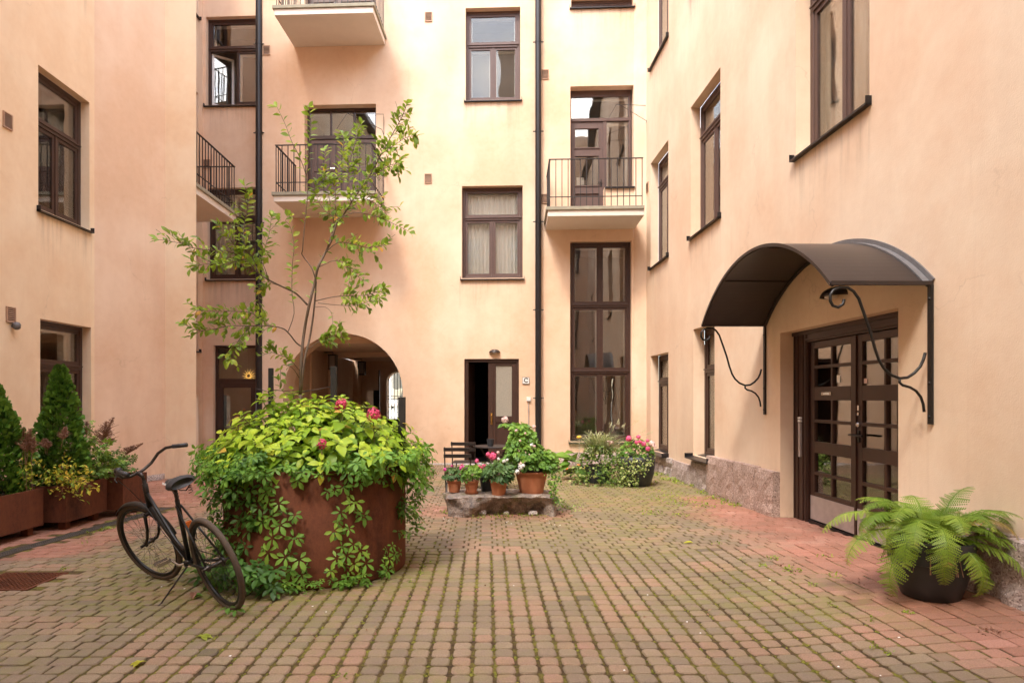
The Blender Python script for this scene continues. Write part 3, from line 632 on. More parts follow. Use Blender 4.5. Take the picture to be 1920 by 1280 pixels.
# ---- vents
vb = MB(); vb.box(-.075, .075, -.006, -.001, -.10, .10, m=1)
for i in range(7): z = -.09+.026*i; vb.quad([(-.068,-.02,z),(.068,-.02,z),(.068,-.006,z+.018),(-.068,-.006,z+.018)], m=0)
for x in (-.082, .068): vb.box(x, x+.014, -.022, 0, -.105, .105)
vb.box(-.068, .068, -.022, 0, .092, .105); vb.box(-.068, .068, -.022, 0, -.105, -.092)
vme = vb.mesh('vent', [M['vent'], M['ventgap']])
for (wing, f_, u, z) in [(back_wing, FB, bu(803.5), bz(29)), (back_wing, FB, bu(803), bz(333)), (back_wing, FB, bu(500), bz(95, 500)), (back_wing, FB, bu(1022), bz(142)), (back_wing, FB, bu(1021), bz(374)),
        (left_wing, FL, 6.4*F/(CX-13), EYE+(CY-227)/F*6.4*F/(CX-13)), (left_wing, FL, 6.4*F/(CX-19), EYE+(CY-590)/F*6.4*F/(CX-19)), (right_wing, FR, .12, 6.05), (back_wing, FRC, ru(388), bz(308, 388, 14.69))]:
    link('vent', vme, wing, Matrix.Translation(-wing.location) @ f_ @ Matrix.Translation((u, 0, z)))
# ---- granite plinths, block by block
def blocks(wing, frame, spec, mt, seed=1, jag=.012):
    r_ = random.Random(seed)
    for (u0, u1, z0, z1, out) in spec:
        b = MB(); nu = max(2, int((u1-u0)/.09)); nz = max(2, int((z1-z0)/.09)); P = {}
        for i in range(nu+1):
            for j in range(nz+1):
                ed = i in (0, nu) or j in (0, nz)
                P[i, j] = (u0+.004+(u1-u0-.008)*i/nu + (0 if i in (0, nu) else r_.uniform(-.01,.01)), -out + r_.uniform(-jag, jag) + (.02 if ed else 0), z0+.004+(z1-z0-.008)*j/nz + (0 if j in (0,nz) else r_.uniform(-.01,.01)))
        tn = r_.random()
        for i in range(nu):
            for j in range(nz): b.quad([P[i,j],P[i+1,j],P[i+1,j+1],P[i,j+1]], tn)
        def q3(pts): b.quad([(p[0], p[1], p[2]) for p in pts], tn)
        back = .01
        for i in range(nu):
            q3([P[i,nz],P[i+1,nz],(P[i+1,nz][0],back,P[i+1,nz][2]),(P[i,nz][0],back,P[i,nz][2])])
            q3([P[i+1,0],P[i,0],(P[i,0][0],back,P[i,0][2]),(P[i+1,0][0],back,P[i+1,0][2])])
        for j in range(nz):
            q3([P[0,j],P[0,j+1],(P[0,j+1][0],back,P[0,j+1][2]),(P[0,j][0],back,P[0,j][2])])
            q3([P[nu,j+1],P[nu,j],(P[nu,j][0],back,P[nu,j][2]),(P[nu,j+1][0],back,P[nu,j+1][2])])
        child(b, 'granite_block', mt, wing, frame)
def du(px, off=0): return 14 - 4368/(px-CX+12)
blocks(right_wing, FR, [(du(1336), du(1387), -.1, .60, .12), (du(1387), du(1427), -.1, .61, .11), (du(1427), 6.24, -.1, .60, .115)], M['granite'], 3)
blocks(right_wing, FR, [(du(1263), du(1300)-.02, -.1, .34, .05), (du(1300)-.02, du(1336), -.1, .42, .055)], M['granitegrey'], 4)
blocks(right_wing, FR, [(.0, .5, .16, .36, .03), (.5, .95, .20, .37, .05), (.95, du(1263), .17, .35, .05), (.0, .4, -.1, .15, .05), (.4, 1.1, -.1, .19, .03), (1.1, du(1263), -.1, .16, .055)], M['granitegrey'], 5, .03)
blocks(right_wing, FR, [(8.43, 8.95, -.1, .57, .10), (8.95, 9.42, -.1, .58, .11), (9.42, 9.68, -.1, .57, .09), (9.68, 10.5, -.1, .56, .13), (10.5, 11.6, -.1, .56, .12), (11.6, 13, -.1, .57, .11)], M['granitegrey'], 6, .022)
blocks(back_wing, FB, [(bu(1014), bu(1050), -.1, .29, .02), (bu(1050), bu(1110), -.1, .285, .03), (bu(1110), bu(1188), -.1, .29, .02)], M['granitegrey'], 7)
blocks(back_wing, FB, [(bu(760), bu(868), -.1, .035, .03), (bu(975), bu(1002), -.1, .04, .03)], M['granitegrey'], 8, .006)
blocks(left_wing, FP, [(.02, .7, -.1, .10, .02), (.7, 1.42, -.1, .11, .02)], M['granitegrey'], 9, .006)
# ---- passage behind the arch
psg = empty('passageway', 'dim vaulted passage behind the arch leading through to the bright street', 'passage', (arch_c, 15, 0))
def pc(b, name, mt, **k): return b.build(name, mt, psg, Matrix.Translation(-psg.location) @ FB, **k)
xl, xr = arch_c-arch_r+.0, arch_c+arch_r+.9; yE = 8.6; zc = 2.78
b = MB()
b.quad([(xl-.02,.7,-.1),(xl-.37,yE-.8,-.1),(xl-.37,yE-.8,zc),(xl-.02,.7,zc)]); b.quad([(xr,yE,-.1),(xr,.7,-.1),(xr,.7,zc),(xr,yE,zc)])
b.quad([(xl-.02,.7,zc),(arch_c-arch_r,.7,zc),(arch_c-arch_r,.7,-.1),(xl-.02,.7,-.1)]); b.quad([(arch_c+arch_r,.7,-.1),(xr,.7,-.1),(xr,.7,zc),(arch_c+arch_r,.7,zc)])
b.box(xl-.37, xl-.20, yE-.8, yE-.3, -.1, zc)
for (a_, c_) in ((2.2, 2.45), (4.2, 4.4)): b.box(xl-.22, xl-.0-.022*a_, a_, c_, -.1, zc)
pc(b, 'wall', M['plaster'])
b = MB(); b.quad([(xl-.3,.701,zc),(xr+.1,.701,zc),(xr+.1,yE+4,zc),(xl-.3,yE+4,zc)]); b.box(xl, xr, 3.6, 3.9, zc-.14, zc-.001)
b.quad([(arch_c-arch_r-.1,.701,3.2),(arch_c+arch_r+.1,.701,3.2),(arch_c+arch_r+.1,.701,zc),(arch_c-arch_r-.1,.701,zc)]); pc(b, 'ceiling', M['plaster'])
b = MB(); b.quad([(xl-1.5,.0,-.002),(xr+.3,.0,-.002),(xr+.3,14,-.002),(xl-1.5,14,-.002)]); pc(b, 'floor', M['slabtop'])
# end wall with the street arch
ya = yE-.3; a2 = 14.33+ya; c2 = (742-CX)/F*a2-.365; r2 = .36
b = MB(); s2 = EYE+(CY-697)/F*a2-r2
n = 20; pts = [(c2-r2*math.cos(math.pi*k/n), s2+r2*math.sin(math.pi*k/n)) for k in range(n+1)]
for k in range(n):
    (xa, za), (xb, zb) = pts[k], pts[k+1]; b.quad([(xa,ya,za),(xb,ya,zb),(xb,ya,zc+.1),(xa,ya,zc+.1)])
full = [(c2-r2, -.05)] + pts + [(c2+r2, -.05)]
for k in range(len(full)-1): (xa, za), (xb, zb) = full[k], full[k+1]; b.quad([(xa,ya,za),(xa,ya+.5,za),(xb,ya+.5,zb),(xb,ya,zb)])
b.quad([(xl-.6,ya,-.1),(c2-r2,ya,-.1),(c2-r2,ya,zc+.1),(xl-.6,ya,zc+.1)]); b.quad([(c2+r2,ya,-.1),(xr+.2,ya,-.1),(xr+.2,ya,zc+.1),(c2+r2,ya,zc+.1)])
pc(b, 'end_wall', M['plaster'])
gt = empty('iron_gate', 'black wrought iron gate with a round boss in the far street arch', 'gate', FB @ Vector((c2, ya+.2, 0)), -BS)
b = MB()
for i in range(7): x = -r2+.04+(2*r2-.08)*i/6; b.tube([(x,0,.75 if i % 2 else .02),(x,0,s2+math.sqrt(max(0,r2*r2-x*x))-.02)], .011, 6)
for z in (.78, 1.45, 1.55): b.tube([(-r2,0,z),(r2,0,z)], .012, 6)
for sx in (-.18,): 
    for dx, dz in ((-.18,-.2),(.18,-.2),(-.18,.2),(.18,.2)): b.tube([(sx,0,1.15),(sx+dx,0,1.15+dz)], .009, 6)
b.build('gate_bars', M['black'], gt)
b = MB(); b.lathe([(0,-.05),(.06,0),(0,.05)], 12, (-.18,0,1.15)); b.build('boss', M['black'], gt)
b = MB(); b.box(-r2, r2, -.02, .02, .02, .74); b.build('lower_panel', M['black'], gt)
gd = empty('gate_leaf', 'tall black gate leaf folded back inside the passage before the street arch', 'gate', FB @ Vector((c2-r2-.28, ya-.6, 0)), -BS)
b = MB(); b.box(-.05, .16, -.03, .03, 0, 1.75); b.box(.13, .17, -.04, .04, 0, 2.45); b.build('door_leaf', M['black'], gd, bevel=.005)
b = MB(); b.box(-.3, .14, -.5, -.45, 0, .95); b.build('lower_panel', M['black'], gd, bevel=.005)
# lanterns on the passage wall
for (px, py0, py1, yy, lab) in ((627, 667, 691, 3.3, 'nearer of two black box lanterns on the passage wall'), (681, 679, 701, 5.8, 'farther of two black box lanterns on the passage wall')):
    d = 14.33+.2+yy; hh = (py1-py0)/F*d; zz0 = EYE+(CY-py1)/F*d; 
    X = (px-CX)/F*d
    ln = empty('wall_lantern', lab, 'lantern', (X-.04, d, zz0), -BS, 'lanterns in the passage')
    b = MB(); ww = .09
    for sx in (-ww, ww):
        for sy in (-ww, ww): b.box(sx-.012, sx+.012, sy-.012, sy+.012, 0, hh)
    b.box(-ww-.02, ww+.02, -ww-.02, ww+.02, hh, hh+.03); b.box(-ww-.02, ww+.02, -ww-.02, ww+.02, -.03, 0); b.tube([(-.25,0,hh+.1),(0,0,hh+.1),(0,0,hh)], .012); b.build('frame', M['black'], ln)
    b = MB(); b.box(-ww+.012, ww-.012, -ww+.012, ww-.012, .002, hh-.002); b.build('pane', M['room'], ln)
# street beyond
st = empty('street_building', 'bright pale building across the street seen through the far arch', 'building', (-6, 34, 0))
b = MB(); b.box(-7, 12, 0, 1, 0, 9); b.build('wall', M['streetwall'], st)
b = MB()
for i in range(6): b.box(-5+3*i, -3.8+3*i, -.04, -.01, 1.4, 3.2)
b.build('window', M['glass'], st); b = MB(); b.box(-7, 12, -.12, 0, 1.05, 1.2); b.build('band_course', M['offwhite'], st)
# ================================================================ fixtures on the facades
def balcony(frame, u0, u1, z_under, proj, label, leftopen=True, sides=(True, True), back=0.):
    T = frame @ Matrix.Translation((u0, 0, z_under)); Wd = u1-u0
    bal = empty('balcony', label, 'balcony', T.to_translation(), 0, 'balconies on the courtyard facades'); bal.rotation_euler = T.to_euler()
    b = MB(); b.box(0, Wd, -proj, back, 0, .125); b.build('slab', M['offwhite'], bal, bevel=.006)
    b = MB(); b.box(-.035 if sides[0] else 0, Wd+(.035 if sides[1] else 0), -proj-.035, back, .1252, .195); b.build('slab_top', M['slabtop'], bal, bevel=.006)
    zt, zr = .195+.98, .195+.21
    def bar(x, y, z0=.19, z1=zt, r=.008): link('bar', bars[0], bal, Matrix.Translation((x, y, z0)))
    bb = MB(); bb.box(-.0075, .0075, -.0075, .0075, 0, zt-.19); bars = [bb.mesh('bar', M['rail'])]
    n = max(2, int(round((Wd-.08)/.126)))
    for i in range(n+1): bar(.04+(Wd-.08)*i/n, -proj+.03)
    for s, x in ((0, .04), (1, Wd-.04)):
        if not sides[s]: continue
        k = int((proj-.05)/.126)
        for i in range(1, k+1): bar(x, -proj+.03+(proj-.05)*i/k)
    b = MB(); b.box(.02, Wd-.02, -proj+.012, -proj+.048, zt, zt+.014); b.box(.04, Wd-.04, -proj+.022, -proj+.038, zr-.008, zr+.008)
    for s, x in ((0, .04), (1, Wd-.04)):
        if sides[s]: b.box(x-.018, x+.018, -proj+.0482, 0, zt, zt+.014); b.box(x-.008, x+.008, -proj+.0382, 0, zr-.008, zr+.008)
    b.build('handrail', M['rail'], bal); return bal
balcony(FB, bu(1022.5), bu(1188)+.02, 5.23, 1.08, 'balcony beside the right corner, against the brown door with a paper note', sides=(True, False))
balcony(FB, bu(551), bu(722.5), bz(408, 640), 1.22, 'balcony behind the top of the young tree, over the arch', )
balcony(FB, bu(552), bu(722), bz(87, 640), 1.22, 'topmost balcony at the upper edge, only its pale underside showing')
balcony(FK, -.44, 1.57, 5.30, 1.22, 'balcony left of the downpipe, on the side wall of the recess')
def airer(p0, frame, label):
    e = empty('clothes_airer', label, 'airer', (frame @ Vector(p0)), 0, 'wire airers on the balconies'); e.rotation_euler = frame.to_euler()
    b = MB(); b.tube([(0,0,0),(.02,-.1,.02),(-.7,-.5,-.12),(-.62,-.62,-.2),(0,-.2,-.36),(0,0,-.4),(0,0,0)], .006, 5); b.tube([(-.7,-.5,-.12),(-.9,-.6,-.5)], .005, 5); b.build('wire', M['rail'], e)
airer((bu(1208)+.0, -.05, bz(211)), FB, 'thin wire airer beside the right hand balcony door')
airer((bu(720), -.03, bz(221, 720)), FB, 'thin wire airer beside the balcony door behind the tree')
def downpipe(px, ztop, zbot, mt, label, y0=-.10, rr=.068):
    u = bu(px); e = empty('downpipe', label, 'downpipe', FB @ Vector((u, y0, 0)), -BS, 'black downpipes on the rear facade')
    b = MB(); b.tube([(0,0,zbot),(0,0,ztop)], rr, 20, caps=False); b.tube([(0,0,zbot),(0,-.02,zbot-.1),(0,-.12,zbot-.18)], rr, 20); b.build('pipe', M['pipe'], e, smooth=True)
    z = 1.9
    cl = MB(); cl.lathe([(rr+.002,-.018),(rr+.007,-.018),(rr+.007,.018),(rr+.002,.018)], 20); cl.tube([(-rr-.05,.0,0),(-rr,0,0)], .012, 6); cl.tube([(rr+.05,.0,0),(rr,0,0)], .012, 6); cl.tube([(0,rr,0),(0,.1,0)], .01, 6)
    me = cl.mesh('clamp', mt)
    for py in (-60, 84, 250, 418, 582, 746): link('clamp', me, e, Matrix.Translation((0,0,bz(py, px))))
    return e
downpipe(1009, TOP, .28, M['pipe'], 'black downpipe between the lettered door and the tall stair window')
downpipe(486, TOP, .28, M['pipe'], 'black downpipe at the recess corner, left of the arch', y0=-.02, rr=.072)
# sign, socket, lamps
sg = empty('letter_sign', 'small white square sign with black letter C beside the open door', 'sign', FB @ Vector((bu(986), 0, bz(713))), -BS)
b = MB(); b.box(-.075, .075, -.022, -.001, -.072, .072); b.build('plate', M['white'], sg, bevel=.004)
b = MB(); frame_strips(b, -.078, .078, -.075, .075, .006, -.026, -.0005); b.build('rim', M['lead'], sg)
def text_obj(txt, size, mt, parent, M0, name='lettering', ext=.001, font_w=1.):
    cu = bpy.data.curves.new(name, 'FONT'); cu.body = txt; cu.size = size; cu.align_x = 'CENTER'; cu.align_y = 'CENTER'; cu.extrude = ext; cu.offset = size*.025
    o = bpy.data.objects.new(name, cu); COL.objects.link(o); cu.materials.append(mt); bpy.context.view_layer.update(); me = bpy.data.meshes.new_from_object(o.evaluated_get(bpy.context.evaluated_depsgraph_get())); bpy.data.objects.remove(o); me.name = name; return link(name, me, parent, M0)
text_obj('C', .135, M['black'], sg, Matrix.Translation((0,-.0235,0)) @ Matrix.Rotation(R(90), 4, 'X') @ Matrix.Scale(1.0, 4))
# serifs so that the letter reads as the slab-serif C of the photograph
b = MB(); b.box(.022, .034, -.0245, -.0232, .016, .048); b.box(.022, .034, -.0245, -.0232, -.040, -.020); b.build('serif', M['black'], sg)
sk = empty('doorbell_box', 'small white switch box with its thin conduit beside the lettered door', 'switch box', FB @ Vector((bu(991), 0, bz(748))), -BS)
b = MB(); b.box(-.045, .045, -.05, -.001, -.045, .045); b.build('box', M['white'], sk, bevel=.008)
b = MB(); b.tube([(0,-.02,-.045),(0,-.02,-1.0)], .009, 8); b.box(-.02, .02, -.03, 0, -.26, -.245); b.build('conduit', M['steel'], sk)
def dome_lamp(frame, u, z, r, label):
    e = empty('wall_lamp', label, 'lamp', frame @ Vector((u, 0, z)), 0, 'dome wall lamps'); e.rotation_euler = frame.to_euler()
    b = MB(); n = 20; prof = [(r*math.cos(a), r*.62*math.sin(a)) for a in [math.pi/2*i/7 for i in range(8)]]
    base = len(b.v); nn = 20
    for (rr, zz) in prof:
        for j in range(nn+1):
            a = math.pi + math.pi*j/nn; b.v.append((rr*math.cos(a), rr*math.sin(a)*1.0, zz))
    for i in range(len(prof)-1):
        for j in range(nn): q = base+i*(nn+1)+j; b.f.append((q, q+1, q+nn+2, q+nn+1)); b.t.append(0); b.m.append(0)
    b.build('shade', M['canopy'], e, smooth=True)
    b = MB(); b.lathe([(0,-.03),(r*.35,-.01),(r*.35,.05)], 14, (0,-r*.45,0)); b.build('bulb_cover', M['offwhite'], e, smooth=True)
dome_lamp(FB, bu(927.5), bz(661), .125, 'brown half-dome lamp over the open door on the rear facade')
dome_lamp(FR, 7.50, 2.52, .17, 'brown half-dome lamp under the curved canopy above the double door')
sn = empty('light_sensor', 'small grey sensor under the lower wall vent on the left wing', 'sensor', FL @ Vector((6.4*F/(CX-23), 0, EYE+(CY-611)/F*6.4*F/(CX-23))))
sn.rotation_euler = FL.to_euler(); b = MB(); b.lathe([(.02,-.05),(.045,-.03),(.05,.02),(.03,.05),(0,.055)], 14, (0,-.06,0)); b.tube([(0,0,0),(0,-.06,0)], .02); b.build('housing', M['lead'], sn, smooth=True)
# ---- canopy
cp = empty('door_canopy', 'barrel-shaped dark sheet metal canopy over the double door on scrolled iron brackets', 'canopy', FR @ Vector((7.35, 0, 2.415)), 0); cp.rotation_euler = FR.to_euler()
HS, RI = 1.5, .62; RA = (HS*HS+RI*RI)/(2*RI); A0 = math.asin(HS/RA); CZ = RI-RA; PJ = .82
def arc(n, r, a0=-A0, a1=A0): return [(r*math.sin(a0+(a1-a0)*i/n), CZ+r*math.cos(a0+(a1-a0)*i/n)) for i in range(n+1)]
def shell(b, n, r0, r1, y0, y1, a0=-A0, a1=A0):
    p, q = arc(n, r0, a0, a1), arc(n, r1, a0, a1)
    for i in range(n):
        b.quad([(p[i][0],y0,p[i][1]),(p[i+1][0],y0,p[i+1][1]),(p[i+1][0],y1,p[i+1][1]),(p[i][0],y1,p[i][1])])
        b.quad([(q[i+1][0],y0,q[i+1][1]),(q[i][0],y0,q[i][1]),(q[i][0],y1,q[i][1]),(q[i+1][0],y1,q[i+1][1])])
        b.quad([(q[i][0],y0,q[i][1]),(q[i+1][0],y0,q[i+1][1]),(p[i+1][0],y0,p[i+1][1]),(p[i][0],y0,p[i][1])])
        b.quad([(p[i][0],y1,p[i][1]),(p[i+1][0],y1,p[i+1][1]),(q[i+1][0],y1,q[i+1][1]),(q[i][0],y1,q[i][1])])
    for k in (0, n): b.quad([(p[k][0],y0,p[k][1]),(p[k][0],y1,p[k][1]),(q[k][0],y1,q[k][1]),(q[k][0],y0,q[k][1])])
b = MB(); shell(b, 48, RA-.008, RA, -PJ, -.005); b.build('curved_sheet', M['canopy'], cp)
b = MB(); shell(b, 48, RA-.022, RA+.006, -PJ-.006, -PJ+.012); b.build('front_rim', M['canopy'], cp)
b = MB(); shell(b, 48, RA-.03, RA-.0085, -PJ+.013, -PJ+.03); shell(b, 48, RA-.03, RA-.0085, -.035, -.006)
for a in (-A0*.52, A0*.1, A0*.6): shell(b, 1, RA-.018, RA-.0086, -PJ+.031, -.036, a-.006, a+.006)
b.build('rib', M['canopy'], cp)
b = MB(); r_ = random.Random(4); shell(b, 40, RA+.001, RA+.05, -.016, -.001); shell(b, 40, RA+.0005, RA+.012, -.07, -.0165)
b.build('flashing', M['lead'], cp)
for s in (-1, 1):
    b = MB(); b.box(s*HS-.018, s*HS+.018, -PJ, -.004, -.012, .02); b.build('edge_rail', M['canopy'], cp)
    b = MB(); b.box(s*HS-.022, s*HS+.022, -.026, -.003, -1.13, -.0122); br = b.build('bracket', M['black'], cp, bevel=.002)
    def q(px, py): return (s*HS, -(3.589-(px-CX)*5.14/F), EYE+(CY-py)*5.14/F-2.415)
    sc = [(1583,561),(1581,570),(1572,576),(1562,573),(1557,564),(1557,553),(1563,544),(1575,538.5),(1590,539),(1601,546),(1611,560),(1621,588),(1633,623),(1641,652),(1649,675),(1658,690),(1671,702),(1688,709),(1703,707.5),(1716,699),(1727,687),(1733,674),(1736.5,661)]
    lo = [(1688,710),(1688,717),(1694,722),(1707,725.5),(1719,732.5),(1728,744),(1732.5,757),(1734.5,772)]
    b = MB(); b.tube([q(*p) for p in sc], .012, 8); b.build('scroll', M['black'], br, smooth=True)
    b = MB(); b.tube([q(*p) for p in lo], .011, 8); b.build('lower_scroll', M['black'], br, smooth=True)
    b = MB()
    for z in (-.10, -.78, -1.08): b.lathe([(.014,0),(.010,.008),(0,.010)], 8, (0,0,0)); 
    bl = b.mesh('bolt', M['black'])
    for z in (-.12, -.80, -1.07): link('bolt', bl, br, Matrix.Translation((s*HS,-.026,z)) @ Matrix.Rotation(R(90), 4, 'X'))
# ================================================================ GROUND
DR0, DR1 = (-4.78, 4.9), (-4.36, 8.75)
MH = (-3.86, 5.25, .27, .25)
def drain_hit(x, y):
    dx, dy = DR1[0]-DR0[0], DR1[1]-DR0[1]; L = math.hypot(dx, dy); t = ((x-DR0[0])*dx+(y-DR0[1])*dy)/L
    return -.05 < t < L+.05 and abs((x-DR0[0])*dy-(y-DR0[1])*dx)/L < .15
def manhole_hit(x, y): return abs(x-MH[0]) < MH[2]+.07 and abs(y-MH[1]) < MH[3]+.05
gnd = MB()
xs = [-7.2+.3*i for i in range(39)]; ys = [-6.2+.3*i for i in range(72)]
for i in range(len(xs)-1):
    for j in range(len(ys)-1):
        gnd.quad([(x, y, gh(x, y)-.009) for x, y in ((xs[i],ys[j]),(xs[i+1],ys[j]),(xs[i+1],ys[j+1]),(xs[i],ys[j+1]))])
ground = gnd.build('ground', M['joint']); ground['kind'] = 'structure'
far = MB(); far.quad([(-220,-220,-.06),(220,-220,-.06),(220,220,-.06),(-220,220,-.06)]); fo = far.build('street_ground', M['slabtop']); fo['kind'] = 'structure'
pv = random.Random(21)
from mathutils import noise as mn
def fbm(x, y, s, o=3):
    return sum(mn.noise(Vector((x*s*2**i, y*s*2**i, 3.1*i)))/2**i for i in range(o))
def stone_verts(lx, ly, r, h=.05, inset=.008, drop=.007):
    def ring(hx, hy, rc, z):
        pts = []
        for (sx, sy, a0) in ((1,1,0),(-1,1,90),(-1,-1,180),(1,-1,270)):
            for a in (0, 45, 90): an = R(a0+a); pts.append((sx*(hx-rc)+rc*math.cos(an), sy*(hy-rc)+rc*math.sin(an), z))
        return pts
    v = ring(lx/2-inset, ly/2-inset, max(.003, r-inset*.5), 0) + ring(lx/2, ly/2, r, -drop) + ring(lx/2, ly/2, r, -h)
    f = [tuple(range(12))] + [(i, (i+1)%12, 12+(i+1)%12, 12+i) for i in range(12)][:0]
    for a in (0, 12):
        for i in range(12): f.append((a+i, a+12+i, a+12+(i+1)%12, a+(i+1)%12))
    return v, f
P0 = (-1.52, 5.76); PR = .786; PH = .92                                       # the round planter
def red_at(x, y):
    r = 0.
    nz = fbm(x, y, .55)*.45 + fbm(x, y, 2.3)*.18
    r = max(r, smooth(2.15, 2.9, x + nz - .35*smooth(8.0, 9.6, y) - 1.8*smooth(9.2, 10.6, y) - .25*smooth(5.6, 4.0, y)))
    r = max(r, smooth(3.35, 3.95, -x + nz - 1.0*smooth(6.4, 5.2, y) - .2))
    if -.9 < x < 1.1 and 7.6 < y < 9.6: r = max(r, .75*smooth(.5, .1, abs(y-8.4)+nz))
    return max(0., min(1., r + pv.uniform(-.08, .08)))
def moss_at(x, y):
    m = .18 + .5*smooth(.0, .6, fbm(x, y, .5)+.1)
    d = math.hypot(x-P0[0], y-P0[1]); m += .75*smooth(1.5, .9, d)
    m += .6*smooth(1.3, .4, math.hypot((x+2.4)*.9, (y-5.2)))
    m += .85*smooth(1.6, .5, math.hypot((x-2.6)*.8, (y-9.6)*.8)) + .9*smooth(1.7, .5, math.hypot((x-1.9)*.6, (y-11.4)*.7))
    if y > 7.2 and x > .8: m += .2
    if x > 2.9 and y < 9: m -= .45
    return max(0., min(1., m))
stones = []
rows = []                                  # (y0, pitch, zone)
y = 3.02
while y < 6.16: rows.append((y, .1155, 'near')); y += .1155
ysp = y
while y < 15.3: rows.append((y, .1155, 'far')); y += .1155
for ri, (y0, pt, zn) in enumerate(rows):
    x = -6.9 + (0 if ri % 2 else .05); li = 0
    while x < 3.95:
        yc = y0+pt/2
        stack = zn == 'near' and abs(x) < 2.32+.04*math.sin(ri*1.3)
        li += 1; Lb = .178 if li % 2 else .117
        if zn == 'near' and x < -2.32 < x+.2 and not stack: L = -2.32-x if -2.32-x > .06 else Lb
        else: L = .1245 if stack else Lb
        if stack:
            c = round((x+2.32)/.1245); x = -2.32+c*.1245
        xc = x+L/2; x += L
        if zn == 'far' and pv.random() < .06: pass
        ht = gh(xc, yc) + .005*fbm(xc, yc, .9)
        if math.hypot(xc-P0[0], yc-P0[1]) < PR-.1: continue
        # drain channel and manhole are let into the paving
        dl = (xc+5.35)*(.93) + (yc-6.95)*(-.37)
        if drain_hit(xc, yc) or manhole_hit(xc, yc): continue
        if xc > 3.53+.02*0 - 0 and yc < 14: 
            if not (5.4 < yc < 7.9 and xc < 3.72): continue
        if yc > 14.33-.044*xc and not (abs(xc-arch_c) < arch_r+.2): continue
        rd = red_at(xc, yc)
        gap = .019 if stack else .010+.006*(1-rd)
        if zn == 'far': gap = .017 if rd < .5 else .008
        stones.append((xc, yc, ht, L, pt, gap, stack, rd))
templates = {}
def tmpl(L, pt, gap, stack):
    key = (round(L, 3), round(pt, 3), round(gap, 3), stack)
    if key not in templates:
        g = round(gap, 3); templates[key] = stone_verts(L-g, pt-g*.45, .024 if stack else .013, inset=.006, drop=.006 if stack else .004)
    return templates[key]
near_first = sorted((s for s in stones if s[1] > 3.28 and abs(s[0]-.1) < .82*s[1]), key=lambda s: s[1])[:300]
nf = set(id(s) for s in near_first)
big = MB(); cols = []
def paver_meshes():
    out = {}
    def get(L, pt, gap, stack, var):
        key = (round(L,3), round(pt,3), round(gap,3), stack, var)
        if key not in out:
            v, f = tmpl(L, pt, gap, stack); r_ = random.Random(var+5)
            b = MB(); sk = r_.uniform(-.004,.004)
            b.v = [(p[0]+sk*p[1]*8+r_.uniform(-.0022,.0022), p[1]+r_.uniform(-.0022,.0022), p[2]+r_.uniform(-.0012,.0006)) for p in v]; b.f = list(f); b.t = [0]*len(f); b.m = [0]*len(f)
            out[key] = b.mesh('paving_stone', M['paver_obj'])
        return out[key]
    return get
getm = paver_meshes()
for s in stones:
    (xc, yc, ht, L, pt, gap, stack, rd) = s
    dark = pv.random() < .008
    cl = .5+.42*mn.cell(Vector((xc/.37, yc/.34, 5.)))-.21 + .5*fbm(xc, yc, 1.9, 2)*.5
    tone = 0.02 if dark else min(1, max(.09, .5+(cl-.5)*.9+pv.gauss(0, .13)))
    ms = moss_at(xc, yc)*(1-.55*rd)
    slx = (gh(xc+.05, yc)-gh(xc-.05, yc))/.1
    MM = Matrix.Translation((xc+pv.uniform(-.003,.003), yc+pv.uniform(-.003,.003), ht+pv.uniform(-.003,.002))) @ Euler((pv.uniform(-.012,.012), -slx+pv.uniform(-.012,.012), pv.uniform(-.018,.018))).to_matrix().to_4x4()
    if id(s) in nf:
        o = link('paving_stone', getm(L, pt, gap, stack, pv.randrange(5)), ground, MM); o.color = (tone, rd, ms, 1)
    else:
        v, f = tmpl(L, pt, gap, stack); big.add(v, f, MM); cols.append((tone, rd, ms, len(v)))
me = big.mesh('paving_stones', M['paver'])
at = me.attributes.new('stone', 'FLOAT_COLOR', 'POINT'); buf = np.empty((len(me.vertices), 4), np.float32); k = 0
for (a, b_, c_, n) in cols: buf[k:k+n] = (a, b_, c_, 1); k += n
at.data.foreach_set('color', buf.ravel()); link('paving_stones', me, ground, kind='stuff')
M['grating'] = simple('grating_iron', (.11,.095,.08), .6, .3, .3, 12)
# drain channel
dr = empty('drain_channel', 'long dark slotted drain channel crossing the red paving before the planters', 'drain', (*DR0, 0), math.atan2(DR1[1]-DR0[1], DR1[0]-DR0[0]))
dlen = math.hypot(DR1[0]-DR0[0], DR1[1]-DR0[1])
b = MB(); b.box(0, dlen, -.065, .065, -.03, -.014); b.build('channel', M['darkness'], dr)
b = MB(); b.box(0, dlen, -.07, -.055, -.03, .001); b.box(0, dlen, .055, .07, -.03, .001); x = 0
while x < dlen: b.box(x, x+.011, -.055, .055, -.012, -.002); x += .026
for yy in (-.025, .0, .025): b.box(0, dlen, yy-.003, yy+.003, -.0119, -.001)
b.build('grating', M['grating'], dr, kind='stuff')
mh = empty('manhole_cover', 'rusty square grid cover let into the paving at the left edge', 'manhole cover', (MH[0], MH[1], 0))
b = MB(); b.box(-MH[2], MH[2], -MH[3], MH[3], -.03, -.012); 
b.box(-MH[2], MH[2], -MH[3], -MH[3]+.02, -.0119, .001); b.box(-MH[2], MH[2], MH[3]-.02, MH[3], -.0119, .001); b.box(MH[2]-.02, MH[2], -MH[3]+.02, MH[3]-.02, -.0119, .001); b.box(-MH[2], -MH[2]+.02, -MH[3]+.02, MH[3]-.02, -.0119, .001)
b.build('frame', M['corten'], mh)
b = MB(); x = -MH[2]+.03
while x < MH[2]-.03:
    yy = -MH[3]+.03
    while yy < MH[3]-.03: b.box(x, x+.022, yy, yy+.022, -.0118, -.001); yy += .036
    x += .036
b.build('studs', M['corten'], mh, kind='stuff')
